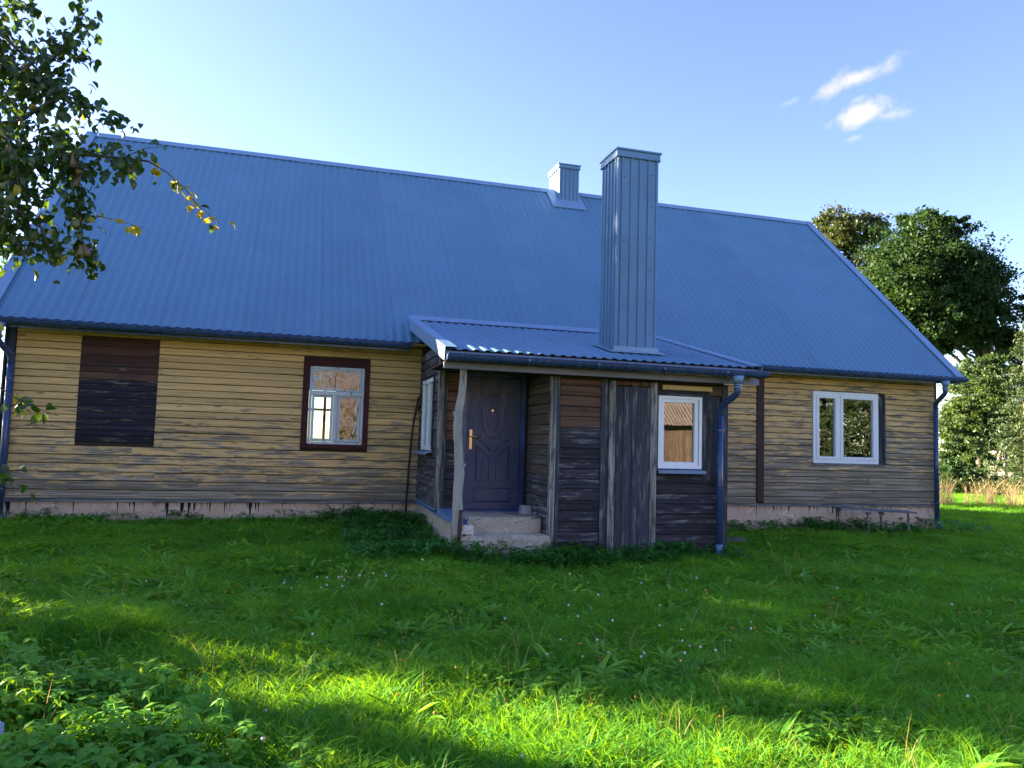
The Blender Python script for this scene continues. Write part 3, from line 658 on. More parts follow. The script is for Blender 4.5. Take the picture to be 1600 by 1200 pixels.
# ---- steps
def rough_block(name, x0, x1, y0, y1, z0, z1, mat, parent, seed, amp=.012, nxs=20, nys=8, nzs=5, lab=None):
    r = np.random.default_rng(seed); mb = MB(); idx = {}
    def vtx(i, j, k):
        key = (i, j, k)
        if key not in idx:
            p = np.array([x0 + (x1 - x0) * i / nxs, y0 + (y1 - y0) * j / nys, z0 + (z1 - z0) * k / nzs]); c = np.array([(x0 + x1) / 2, (y0 + y1) / 2, (z0 + z1) / 2])
            e = (i in (0, nxs)) + (j in (0, nys)) + (k in (0, nzs))
            p = p + r.normal(0, amp * .5, 3) - np.sign(p - c) * (amp * (.9 if e > 1 else 0)); idx[key] = len(mb.v); mb.v.append(tuple(p))
        return idx[key]
    for i in range(nxs):
        for j in range(nys):
            mb.f.append((vtx(i, j, nzs), vtx(i + 1, j, nzs), vtx(i + 1, j + 1, nzs), vtx(i, j + 1, nzs)))
        for k in range(nzs):
            mb.f.append((vtx(i, 0, k), vtx(i + 1, 0, k), vtx(i + 1, 0, k + 1), vtx(i, 0, k + 1))); mb.f.append((vtx(i + 1, nys, k), vtx(i, nys, k), vtx(i, nys, k + 1), vtx(i + 1, nys, k + 1)))
    for j in range(nys):
        for k in range(nzs):
            mb.f.append((vtx(0, j + 1, k), vtx(0, j, k), vtx(0, j, k + 1), vtx(0, j + 1, k + 1))); mb.f.append((vtx(nxs, j, k), vtx(nxs, j + 1, k), vtx(nxs, j + 1, k + 1), vtx(nxs, j, k + 1)))
    mb.m = [0] * len(mb.f); return mb.build(name, mat, parent, lab, smooth=False)
rough_block('upper_step', -.975, .118, -2.52, -1.757, -.5, 0.0, M['step'], house, 3, .007, 24, 14, 8, 'smooth concrete landing at the door')
rough_block('lower_step', -1.03, .155, -2.80, -2.50, -.75, -.20, M['step'], house, 4, .016, 26, 8, 10, 'crumbling lower concrete step')

# ---- log post
pts = [(-1.062, -2.84, -.20), (-1.062, -2.84, 0.0), (-1.075, -2.84, .3), (-1.06, -2.84, .55), (-1.075, -2.84, .8), (-1.10, -2.84, 1.05), (-1.095, -2.84, 1.3), (-1.065, -2.84, 1.5), (-1.05, -2.84, 1.7), (-1.055, -2.85, 1.83)]
rads = [.066, .064, .060, .062, .056, .056, .054, .05, .046, .046]
P2 = []; R2 = []
for i in range(len(pts) - 1):
    for k in range(4):
        t = k / 4; P2.append(tuple(Vector(pts[i]).lerp(Vector(pts[i + 1]), t))); R2.append((rads[i] * (1 - t) + rads[i + 1] * t) * random.uniform(.93, 1.07))
P2.append(pts[-1]); R2.append(rads[-1])
mb = MB(); mb.tube(P2, R2, 12); mb.tube([(-1.10, -2.84, 1.14), (-1.145, -2.86, 1.25), (-1.165, -2.87, 1.31)], [.022, .014, .008], 8)
mb.tube([(-1.05, -2.86, .62), (-1.005, -2.88, .66), (-.995, -2.885, .68)], [.024, .016, .008], 7)
mb.build('log_post', M['log'], house, 'crooked debarked trunk propping the porch corner', smooth=True)

# ---- chimneys
def chimney(x0, x1, y0, y1, zb, zt, nrib, nribs, lab, cap=.11, over=.035):
    ch = part_empty('chimney', ((x0 + x1) / 2, (y0 + y1) / 2, zb), house, lab)
    MB().box(x0 + .012, x1 - .012, y0 + .012, y1 - .012, zb - .1, zt).build('flue', M['clad'], ch)
    def sheet(a, b, n, put, nm):
        mb = MB(); w = (b - a); tr = .045
        n_ = n
        mb_pan = []
        for i in range(n_):
            u0 = a + tr + (w - 2 * tr) * i / n_; u1 = a + tr + (w - 2 * tr) * (i + 1) / n_
            h = .020
            put(mb, u0 + .014, u0 + (u1 - u0) * .36, h, zb, zt)      # raised rib
        mb.build(nm, M['clad'], ch)
        e = MB(); put(e, a, a + tr - .006, .014, zb, zt); e.build('corner_trim', M['clad'], ch); e = MB(); put(e, b - tr + .006, b, .014, zb, zt); e.build('corner_trim', M['clad'], ch)
    fx = lambda mb, a, b, h, z0, z1: mb.prism([(a, y0 + .013, z0), (a + .006, y0 + .012 - h, z0), (b - .006, y0 + .012 - h, z0), (b, y0 + .013, z0)], (0, 0, z1 - z0))
    fy = lambda mb, a, b, h, z0, z1: mb.prism([(x0 + .013, a, z0), (x0 + .013, b, z0), (x0 + .012 - h, b - .006, z0), (x0 + .012 - h, a + .006, z0)], (0, 0, z1 - z0))
    fx2 = lambda mb, a, b, h, z0, z1: mb.prism([(x1 - .013, a, z0), (x1 - .012 + h, a + .006, z0), (x1 - .012 + h, b - .006, z0), (x1 - .013, b, z0)], (0, 0, z1 - z0))
    fb = lambda mb, a, b, h, z0, z1: mb.prism([(a, y1 - .013, z0), (b, y1 - .013, z0), (b - .006, y1 - .012 + h, z0), (a + .006, y1 - .012 + h, z0)], (0, 0, z1 - z0))
    sheet(x0, x1, nrib, fx, 'ribbed_sheet'); sheet(y0 + .002, y1 - .002, nribs, fy, 'ribbed_sheet'); sheet(y0 + .002, y1 - .002, nribs, fx2, 'ribbed_sheet'); sheet(x0 + .002, x1 - .002, nrib, fb, 'ribbed_sheet')
    sw = MB()
    for u in (.18, .52, .84):
        for k in range(int((zt - zb) / .45)):
            xx = x0 + (x1 - x0) * u; zz = zb + .25 + k * .45 + u * .1; sw.box(xx - .005, xx + .005, y0 - .006, y0 + .012, zz - .005, zz + .005)
    if zt - zb > 2: sw.build('sheet_screws', M['gutter'], ch, kind='stuff')
    o = over; c = MB(); c.box(x0 - o * .5, x1 + o * .5, y0 - o * .5, y1 + o * .5, zt + .001, zt + cap * .75, b=.004); c.box(x0 - o, x1 + o, y0 - o, y1 + o, zt + cap * .75, zt + cap, b=.004); c.build('cap', M['clad'], ch)
    c = MB(); c.box(x0 - o * .7, x1 + o * .7, y0 - o * .7, y1 + o * .7, zt - .012, zt + .0); c.build('cap_lip', M['clad'], ch)
    return ch
ch = chimney(1.115, 1.735, -2.46, -1.90, 2.16, 4.965, 4, 4, 'tall metal-clad chimney rising through the porch roof')
def porch_z(y): return PZF + (y - PYF) * (PZB - PZF) / (PYB - PYF)
MB().prism([(1.02, -2.56, porch_z(-2.56) + .040), (1.83, -2.56, porch_z(-2.56) + .040), (1.83, -1.8, porch_z(-1.8) + .036), (1.02, -1.8, porch_z(-1.8) + .036)], (0, 0, -.012)).build('flashing', M['roof_trim'], ch)
MB().prism([(1.09, -2.49, porch_z(-2.49) + .03), (1.09, -2.49, porch_z(-2.49) + .10), (1.09, -2.463, porch_z(-2.49) + .10), (1.09, -2.463, porch_z(-2.49) + .03)], (.67, 0, 0)).build('flashing', M['roof_trim'], ch)
ch2 = chimney(2.387, 2.855, 3.69, 4.38, 6.12, 7.10, 4, 4, 'short metal-clad chimney astride the ridge', .085, .04)
rz = lambda y: ZE + (y - YE) * (ZR - ZE) / (YR - YE)
MB().prism([Vector((2.18, 3.44, rz(3.44))) + nn * .03, Vector((2.96, 3.44, rz(3.44))) + nn * .03, Vector((2.96, 4.0, rz(4.0))) + nn * .034, Vector((2.18, 4.0, rz(4.0))) + nn * .034], nn * -.010).build('flashing', M['roof_trim'], ch2)

# ---- gutters and downpipes
def gutter(x0, x1, y, z, r, name='gutter', drop=0.0):
    mb = MB(); n = 12; prof = []
    for i in range(n + 1):
        a = PI + PI * i / n; prof.append((y + r * math.cos(a), z + r * math.sin(a)))
    inner = [(y + (p[0] - y) * .93, z + (p[1] - z) * .93) for p in reversed(prof)]
    pr = prof + inner
    mb.prism([(x0, *p) for p in pr], (x1 - x0, 0, drop)); o = mb.build(name, M['gutter'], house)
    MB().tube([(x0 + .001, y - r, z + .002), (x1 - .001, y - r, z + .002 + drop)], .011, 8).build('gutter_bead', M['gutter'], house)
    for xx in (x0 - .004, x1 + .001): MB().prism([(xx, *p) for p in prof], (.004, 0, 0)).build('gutter_end', M['gutter'], house)
    return o
gutter(RXL - .02, PXL - .03, -.49, 2.40, .068); gutter(PXR + .04, RXR + .02, -.49, 2.40, .068); gutter(PXL + .005, PXR + .06, -3.195, 1.97, .068)
MB().box(RXL + .02, PXL - .03, -.415, -.395, 2.30, 2.42).build('fascia', M['gutter'], house); MB().box(PXR + .03, RXR - .02, -.415, -.395, 2.30, 2.42).build('fascia', M['gutter'], house)
for xx in (-.35, .55, 1.45, 2.35): MB().prism([(xx, -3.265, 1.975), (xx, -3.27, 1.93), (xx, -3.235, 1.895), (xx, -3.195, 1.882), (xx, -3.195, 1.894), (xx, -3.23, 1.905), (xx, -3.262, 1.935)], (.035, 0, 0)).build('gutter_joint', M['gutter'], house)
def downpipe(hx, hy, hz, px, py, z0, outx, outy, lab):
    d = part_empty('downpipe', (px, py, z0), house, lab)
    MB().prism([(hx - .055, hy - .055, hz - .03), (hx + .055, hy - .055, hz - .03), (hx + .055, hy + .055, hz - .03), (hx - .055, hy + .055, hz - .03)], (0, 0, -.001)).build('outlet_rim', M['roof_trim'], d)
    MB().tube([(hx, hy, hz - .02), (hx, hy, hz - .12)], [.085, .052], 14).build('hopper', M['roof_trim'], d, smooth=True)
    for k in range(3): MB().tube([(hx, hy, hz - .13 - k * .03), (hx, hy, hz - .145 - k * .03)], .053, 14).build('collar', M['roof_trim' if k < 2 else 'gutter'], d)
    MB().tube([(hx, hy, hz - .12), (hx, hy, hz - .23), (hx + (px - hx) * .12, hy + (py - hy) * .12, hz - .27), (hx + (px - hx) * .88, hy + (py - hy) * .88, hz - .40), (px, py, hz - .45), (px, py, hz - .56)], .043, 14).build('swan_neck', M['gutter'], d, smooth=True)
    MB().tube([(px, py, hz - .54), (px, py, z0 + .10)], .044, 16).build('pipe', M['gutter'], d, smooth=True)
    MB().tube([(px, py, z0 + .13), (px, py, z0 + .06), (px + outx * .03, py + outy * .03, z0 + .02), (px + outx * .10, py + outy * .10, z0 - .03)], [.047, .049, .052, .055], 14).build('shoe', M['sill'], d, smooth=True)
    for zz in (hz - .75, z0 + .45 if hz > 2.2 else z0 + .9):
        MB().tube([(px, py, zz), (px, py, zz + .03)], .050, 14).build('bracket', M['gutter'], d); MB().box(px - .012, px + .012, py + .03, py + .16, zz + .005, zz + .022).build('bracket_arm', M['gutter'], d)
    return d
downpipe(-6.84, -.49, 2.36, -6.775, -.13, -.33, 0, -1, 'downpipe at the far left corner')
downpipe(2.555, -3.195, 1.93, 2.50, -2.86, -.45, .35, -.9, 'downpipe on the porch front corner')
downpipe(8.70, -.49, 2.36, 8.83, -.13, -.42, .5, -.85, 'downpipe at the far right corner')
MB().box(3.70, 3.86, -.36, -.03, 2.28, 2.40, b=.01).build('rafter_tail', M['siding_end'], house)

# ------------------------------------------------------------------ loose things round the house
cb = MB(); cb.tube([(-1.16, -.10, 1.62), (-1.18, -.09, 1.50), (-1.22, -.07, 1.25), (-1.25, -.09, .95), (-1.275, -.10, .5), (-1.29, -.10, .1), (-1.30, -.13, -.35)], .016, 8); cb.tube([(-1.16, -.10, 1.60), (-1.135, -.12, 1.66), (-1.12, -.09, 1.60), (-1.15, -.07, 1.40)], .012, 6)
tag(cb.build('hose', M['cable'], smooth=True), 'black hose hanging down the ochre wall beside the porch', 'hose')
tag(MB().tube([(-1.055, -2.985, .13), (-1.065, -2.985, -.10), (-1.085, -2.99, -.60)], .024, 10).build('iron_pipe', M['rust'], smooth=True), 'rusty brown iron pipe standing in the grass before the crooked log', 'pipe')
tag(rough_block('white_brick', -1.0, -.845, -2.80, -2.70, -.188, -.072, M['brick'], None, 8, .006, 6, 4, 4), 'chipped white brick on the left end of the lower step', 'brick')
b = MB(); b.ball((-.945, -2.63, -.085), (.058, .075, .085), 14, 10); 
tag(b.build('blue_bag', M['ball'], smooth=True), 'small blue rounded bundle tucked behind the white brick', 'bundle')
pk = MB(); pk.prism([(-.32, -2.22, .002), (.06, -2.56, .002), (.10, -2.50, .002), (-.22, -2.16, .002)], (0, 0, .018)); tag(pk.build('plank', M['scrap']), 'thin grey board lying on the concrete landing', 'plank')
tb = MB(); tb.prism([(-.10, -2.46, .022), (.03, -2.46, .022), (.03, -2.33, .022), (-.10, -2.33, .022)], (0, 0, .001))
tb.v = []; tb.f = []; tb.m = []
def frustum(mb, cx, cy, z0, z1, a0, a1, b0, b1):
    n = len(mb.v); mb.v += [(cx - a0, cy - b0, z0), (cx + a0, cy - b0, z0), (cx + a0, cy + b0, z0), (cx - a0, cy + b0, z0), (cx - a1, cy - b1, z1), (cx + a1, cy - b1, z1), (cx + a1, cy + b1, z1), (cx - a1, cy + b1, z1)]
    mb.f += [(n + 3, n + 2, n + 1, n), (n + 4, n + 5, n + 6, n + 7)] + [(n + i, n + (i + 1) % 4, n + 4 + (i + 1) % 4, n + 4 + i) for i in range(4)]; mb.m += [0] * 6
frustum(tb, -.045, -2.30, .022, .034, .088, .088, .07, .07); frustum(tb, -.045, -2.30, .034, .135, .078, .058, .06, .045)
tag(tb.build('plastic_tub', M['plastic']), 'upturned grey plastic tub on the thin board by the door', 'tub')
tag(MB().tube([(.075, -2.42, .035), (.05, -2.34, .035)], .022, 10).build('jar', M['plastic'], smooth=True), 'little clear jar lying beside the plastic tub', 'jar')
tag(MB().tube([(.262, -2.83, -.37), (.33, -2.90, -.45), (.38, -2.97, -.52)], .018, 8).build('stick', M['scrap'], smooth=True), 'pale broken stick leaning out of the grass at the porch', 'stick')
tag(rough_block('wood_scrap', 3.25, 3.75, -1.62, -1.42, -.50, -.40, M['scrap'], None, 21, .01, 6, 3, 2), 'flat grey timber offcut in the grass right of the porch', 'timber')
tag(rough_block('white_stone', -4.58, -4.26, -8.0, -7.76, -.66, -.41, M['stone'], None, 5, .022, 5, 5, 4), 'pale stone half hidden in leaves at the lower left', 'stone')
bn = thing('bench', 'rickety narrow bench with flaking legs under the right window', 'bench', (7.1, -.45, -.5))
MB().prism([(6.30, -.60, -.045), (6.30, -.34, -.035), (6.30, -.34, -.012), (6.30, -.60, -.022)], (.72, 0, -.04)).build('seat', M['bench_top'], bn)
MB().prism([(7.0, -.62, -.085), (7.0, -.33, -.07), (7.0, -.33, -.045), (7.0, -.62, -.06)], (.90, 0, -.035)).build('seat', M['bench_top'], bn)
for (x, y, zt, zb) in ((6.40, -.38, -.05, -.50), (6.86, -.58, -.09, -.62), (7.30, -.40, -.10, -.55), (7.76, -.55, -.12, -.62)):
    MB().tube([(x, y, zb), (x + .01, y, (zt + zb) / 2), (x, y, zt)], [.013, .016, .02], 7).build('leg', M['bench_leg'], bn); 
for (x, y, zt) in ((6.86, -.58, -.09), (7.30, -.40, -.10)):
    MB().prism([(x - .07, y - .01, zt), (x + .07, y - .01, zt), (x, y - .01, zt - .09)], (0, .02, 0)).build('brace', M['bench_leg'], bn)

# ------------------------------------------------------------------ vegetation tools
def rot_basis(n, r):
    q = r.normal(size=(n, 3)); q /= np.linalg.norm(q, axis=1)[:, None]; return q
def leaf_cloud(P, size, r, up_bias=.6, aspect=.55, droop=0.0):
    """bent four-triangle leaves at points P; returns V,F"""
    n = len(P); nrm = rot_basis(n, r) + np.array([0, 0, up_bias]); nrm /= np.linalg.norm(nrm, axis=1)[:, None]
    t = rot_basis(n, r); t[:, 2] -= droop; t -= nrm * (t * nrm).sum(1)[:, None]; t /= np.linalg.norm(t, axis=1)[:, None] + 1e-9
    b = np.cross(nrm, t); s = size * r.uniform(.6, 1.3, n)[:, None]
    V = np.stack([P - t * s * .5, P + b * s * aspect * .5 + nrm * s * .08, P + t * s * .5, P - b * s * aspect * .5 + nrm * s * .08], 1).reshape(-1, 3)
    i = np.arange(n)[:, None] * 4; F = np.concatenate([i + [0, 1, 2], i + [0, 2, 3]], 0)
    return V, F
def crown_points(lobes, n, r, shell=.55):
    """lobes: (cx,cy,cz,rx,ry,rz,weight). clumps on lobe shells, leaves round clumps"""
    w = np.array([l[6] for l in lobes], float); w /= w.sum(); out = []
    ncl = max(20, n // 90)
    li = r.choice(len(lobes), ncl, p=w); d = rot_basis(ncl, r); rad = (shell + (1 - shell) * r.uniform(0, 1, ncl) ** .6)
    L = np.array([l[:6] for l in lobes])[li]; C = L[:, :3] + d * L[:, 3:6] * rad[:, None] * r.uniform(.85, 1.08, ncl)[:, None]
    cs = L[:, 3:6].mean(1) * r.uniform(.10, .24, ncl); k = r.choice(ncl, n)
    q = r.normal(size=(n, 3)) * np.array([1, 1, .62]); return C[k] + q * cs[k][:, None] * .62
def make_tree(name, label, base, lobes, trunk_r, n, lsize, leafm, seed, cat='tree', group=None, lean=(0, 0), limbs=9, shell=.5, cut=None):
    r = np.random.default_rng(seed); rd = random.Random(seed); t = thing(name, label, cat, base, group)
    top = max(l[2] + l[5] * .3 for l in lobes); B = Vector(base); cx = sum(l[0] * l[6] for l in lobes) / sum(l[6] for l in lobes); cy = sum(l[1] * l[6] for l in lobes) / sum(l[6] for l in lobes)
    tp = Vector((cx, cy, top)); mb = MB(); P = []; R = []
    for k in range(9):
        u = k / 8; p = B.lerp(tp, u); p.x += math.sin(u * 5 + seed) * trunk_r * .8 * u; p.y += math.cos(u * 4 + seed) * trunk_r * .6 * u; P.append(p); R.append(trunk_r * (1.25 if k == 0 else 1) * (1 - u * .85))
    P[0].z -= .3; mb.tube(P, R, 9)
    mb.build('trunk', M['bark'], t, smooth=True)
    for k in range(limbs):
        l = lobes[rd.randrange(len(lobes))]; u = rd.uniform(.3, .85); s = B.lerp(tp, u); e = Vector((l[0] + rd.uniform(-.7, .7) * l[3], l[1] + rd.uniform(-.7, .7) * l[4], l[2] + rd.uniform(-.3, .7) * l[5]))
        m = s.lerp(e, .5) + Vector((rd.uniform(-.3, .3), rd.uniform(-.3, .3), rd.uniform(-.1, .4))) * l[3] * .4
        rr = trunk_r * (1 - u * .8) * .5; MB().tube([s, s.lerp(m, .5) + Vector((0, 0, .05)), m, m.lerp(e, .5), e], [rr, rr * .8, rr * .6, rr * .4, rr * .15], 6, cap=False).build('limb', M['bark'], t, smooth=True)
    pts = crown_points(lobes, n, r, shell)
    if cut is not None: pts = pts[cut(pts)]
    V, F = leaf_cloud(pts, lsize, r); c = V.mean(0); link('crown', np_mesh('crown', V - c, F, leafm), c.tolist(), t)
    return t
def at(u, v, d):                                          # point seen at a direction, d metres ahead (used once to find where plants stand)
    k = 1193.245
    return CAM_LOC + (r_ * ((u - 800) / k) + u_ * ((600 - v) / k) + f_) * d
def lob(u, v, d, ru, rv, w=1, rd=None):
    p = at(u, v, d); s = d / 1193.245; return (p.x, p.y, p.z, ru * s, (rd or ru) * s, rv * s, w)
def foot(u, d, v=800):
    p = at(u, v, d); return (p.x, p.y, float(gz(p.x, p.y)))
GT = 'trees beyond the house'
make_tree('maple_tree', 'large dark round-headed maple behind the right gable', foot(1600, 38), [lob(1440, 410, 38, 82, 78, 3), lob(1500, 455, 38, 78, 66, 3), lob(1415, 450, 38, 75, 70, 2), lob(1530, 425, 37, 42, 48, 1), lob(1380, 490, 39, 60, 60, 1.5), lob(1440, 352, 38, 40, 24, .8), lob(1530, 500, 37, 48, 34, 1), lob(1460, 505, 37, 60, 36, 1), lob(1482, 360, 38, 30, 26, .5), lob(1460, 440, 39, 100, 90, 3), lob(1500, 520, 39, 80, 26, 1), lob(1560, 535, 38, 46, 24, 1), lob(1480, 535, 38, 40, 18, .6)], .3, 85000, .20, M['maple_leaf'], 31, group=GT, limbs=16, shell=.35)
make_tree('olive_green_tree', 'yellowish green tree half hidden by the ridge end, left of the maple', foot(1330, 50), [lob(1325, 358, 50, 56, 36, 2), lob(1290, 380, 50, 36, 40, 1.2), lob(1355, 380, 50, 40, 50, 1), lob(1325, 430, 50, 70, 60, 2)], .4, 20000, .22, M['olive_leaf'], 32, group=GT, shell=.35)
make_tree('birch_tree', 'loose sunlit green tree below the maple and right of the downpipe', foot(1530, 34), [lob(1535, 600, 34, 52, 44, 2), lob(1510, 660, 34, 42, 44, 2), lob(1560, 650, 34, 44, 50, 2), lob(1500, 710, 33, 36, 34, 1.5), lob(1550, 575, 34, 30, 26, .8), lob(1560, 710, 34, 36, 30, 1), lob(1540, 640, 35, 64, 70, 2)], .2, 40000, .15, M['lit_leaf'], 33, group=GT, limbs=14, shell=.3)
make_tree('linden_tree', 'feathery dark tree reaching in at the right edge under the maple', foot(1650, 36), [lob(1610, 560, 36, 46, 50, 2), lob(1640, 480, 36, 50, 60, 2), lob(1600, 620, 36, 40, 36, 1), lob(1680, 560, 36, 70, 80, 2)], .35, 20000, .17, M['bush_leaf'], 34, group=GT, shell=.3)
make_tree('bush', 'wide dark green bush behind the dry grass at the corner', foot(1520, 30), [lob(1520, 758, 30, 50, 30, 2), lob(1480, 752, 30, 32, 34, 1.2), lob(1562, 765, 30, 26, 26, 1), lob(1500, 735, 30, 30, 18, .8)], .06, 14000, .12, M['bush_leaf'], 35, cat='bush', limbs=12, shell=.3)
make_tree('shrub', 'light leafy shrub along the boundary at the far right', foot(1600, 32), [lob(1610, 720, 32, 36, 30, 1.2), lob(1585, 715, 31, 20, 20, .8), lob(1640, 760, 31, 40, 34, 1)], .05, 8000, .12, M['lit_leaf'], 36, cat='bush', limbs=6, shell=.3)
make_tree('bushy_tree', 'dark tree peeping past the left end of the roof', foot(-40, 36, 780), [lob(-10, 400, 36, 34, 60, 1.5), lob(-40, 470, 36, 60, 80, 2), lob(-60, 330, 36, 60, 70, 2), lob(8, 450, 36, 24, 40, .8)], .35, 12000, .17, M['bush_leaf'], 37, group=GT, shell=.3)
# spruce with drooping branches
def spruce(base, h, rad, seed, name, label, mat, n_layers=26, lsz=.16, group=None, per=12):
    r = np.random.default_rng(seed); t = thing(name, label, 'tree', base, group); bx, by, bz = base
    MB().tube([(bx, by, bz - .3), (bx, by, bz + h * .5), (bx, by, bz + h)], [h * .018, h * .011, .01], 8).build('trunk', M['bark'], t, smooth=True)
    P = []
    for k in range(n_layers):
        u = (k + .5) / n_layers; z = bz + h * (.06 + .94 * u); rr = rad * (1 - u) ** .8 + .1
        for j in range(per):
            a = r.uniform(0, 2 * PI); L = rr * r.uniform(.7, 1.1); m = int(10 + L * 26); s = r.uniform(.05, 1, m)
            dz = -.22 * L * s ** 1.4 + .12 * L * s ** 4; side = r.normal(0, .10, m) * (1.1 - s * .4) * L * .35
            P.append(np.stack([bx + math.cos(a) * L * s - math.sin(a) * side, by + math.sin(a) * L * s + math.cos(a) * side, z + dz - np.abs(r.normal(0, .10, m))], 1))
    P = np.concatenate(P); V, F = leaf_cloud(P, lsz, r, .3, .3, .5); c = V.mean(0); link('crown', np_mesh('crown', V - c, F, mat), c.tolist(), t); return t
spruce(foot(1606, 27), 6.4, 2.0, 51, 'spruce_tree', 'spruce with drooping sunlit boughs at the right edge', M['spruce'], 24, .15, per=10)

# trees off to the left and behind the viewer: they shade the lawn and show in the window glass
make_tree('apple_tree', 'bushy fruit tree left of the farmhouse', (-14.6, 3.4, -.4), [(-14.6, 3.4, 3.2, 2.3, 1.72, 3.4, 3), (-14.2, 3.6, 6.6, 2.0, 1.7, 1.8, 2), (-13.6, 4.4, 2.0, 1.4, 1.2, 2.0, 1), (-14.4, 3.3, 4.8, 2.0, 1.7, 2.4, 2)], .2, 42000, .22, M['bush_leaf'], 61, group='garden trees left of the house', shell=.1)
make_tree('garden_bush', 'rounded bush in the garden on the left', (-10.8, -4.1, -.5), [(-10.8, -4.1, 1.2, 1.6, 1.50, 2.0, 3)], .08, 14000, .17, M['bush_leaf'], 62, cat='bush', limbs=5, shell=.1)
for i, (x, y, h) in enumerate(((17.0, -13.5, 8.5), (20.5, -10.5, 10.5), (24.5, -14.0, 9.5), (14.2, -17.0, 7.5))):
    spruce((x, y, -.6), h, 2.7, 70 + i, 'spruce_tree', ['spruce standing beyond the lawn, mirrored in the right window', 'tallest spruce right of the lawn', 'spruce at the far corner of the lawn', 'shorter spruce nearest the barn'][i], M['spruce'], 24, .22, 'spruces mirrored in the window', 11)

make_tree('hedgerow_tree', 'leafy tree standing before the spruces, mirrored in the right window', (17.2, -11.6, -.6), [(17.2, -11.6, 1.9, 1.8, 1.3, 2.2, 2), (18.6, -12.6, 1.6, 1.6, 1.2, 2.0, 2), (18.0, -12.0, 3.4, 1.6, 1.2, 1.6, 1)], .12, 11000, .13, M['lit_leaf'], 63, limbs=14, shell=.3)
make_tree('garden_bush', 'wider bush nearer the viewer on the left', (-8.6, -7.2, -.55), [(-8.6, -7.2, .6, 1.3, 1.45, 1.6, 3)], .07, 9000, .15, M['bush_leaf'], 65, cat='bush', limbs=5, shell=.1)
make_tree('shade_bush', 'low unseen bush added beside the pear trunk to shade the lawn', (-6.7, -4.75, -.45), [(-6.8, -4.75, .1, .6, .85, .95, 2)], .03, 10000, .07, M['bush_leaf'], 64, cat='bush', limbs=8, shell=.1)  # added out of view, sized to shade the left edge of the lawn

make_tree('tall_tree', 'tall tree farther left of the farmhouse', (-16, 9.8, -.4), [(-16, 9.8, 9.0, 2.2, 1.9, 2.4, 3), (-15.5, 9.5, 6.5, 2.0, 1.7, 2.0, 1)], .3, 14000, .22, M['bush_leaf'], 67, group='garden trees left of the house', shell=.1)

# barn across the yard (shows in the panes)
barn = thing('barn', 'weathered plank barn with corrugated grey roof across the yard', 'barn', (9, -31, -.6))
BX0, BX1, BY1, BYB = -7.0, 19.0, -28.0, -36.0
MB().box(BX0, BX1, BYB, BY1 - .03, -.8, 2.2).build('wall', M['backing'], barn)
me = MB().box(0, .19, -.03, 0, 0, 2.95, b=.004).build('plank', M['barn_wall'], barn); WL[me.name] = Vector((0, 0, 0)); pm = me.data; bpy.data.objects.remove(me)
x = BX0
while x < BX1 - .1:
    o = link('plank', pm, (x + .1, BY1 + .002, .72 + random.uniform(-.01, .01)), barn); x += .2
def wavy(x0, x1, A, B, nm):
    mb = MB(); n = int((x1 - x0) / .045); V = []
    for k in range(2):
        P = A if k == 0 else B
        for i in range(n + 1): xx = x0 + (x1 - x0) * i / n; V.append((xx, P[0], P[1] + .03 * math.sin(xx * 2 * PI / .18)))
    mb.v = V; mb.f = [(i, i + 1, n + 2 + i, n + 1 + i) for i in range(n)]; mb.m = [0] * n; mb.build(nm, M['barn_roof'], barn)
wavy(BX0 - .3, BX1 + .3, (BY1 + .5, 2.05), (-32, 5.9), 'roof'); wavy(BX0 - .3, BX1 + .3, (BYB - .5, 2.05), (-32, 5.9), 'roof')

# shed and prop poles far right
sh = thing('shed', 'small pinkish shed glimpsed through the far right shrubs', 'shed', foot(1612, 44)); sx, sy, sz = foot(1612, 44)
MB().box(sx - 1.6, sx + 1.6, sy - 1.2, sy + 1.2, sz - .2, sz + 2.0).build('wall', simple('pink_wall', (.36, .24, .21), .9), sh)
MB().prism([(sx - 1.8, sy - 1.4, sz + 2.0), (sx - 1.8, sy + 1.4, sz + 2.0), (sx - 1.8, sy, sz + 2.9)], (3.6, 0, 0)).build('roof', simple('brown_roof', (.20, .10, .08), .8), sh)
ph = thing('prop_poles', 'two pale wooden poles leaning together among the right trees', 'poles', foot(1566, 30.5)); px, py, pz = foot(1566, 30.5)
a = at(1568, 688, 30.5); b1 = at(1556, 735, 30.5); 
MB().tube([b1 + (b1 - a) * 1.0, a], [.06, .05], 8).build('pole', M['scrap'], ph); MB().tube([a + Vector((.12, 0, -3.0)), a + Vector((.10, 0, 0))], [.06, .05], 8).build('pole', M['scrap'], ph)

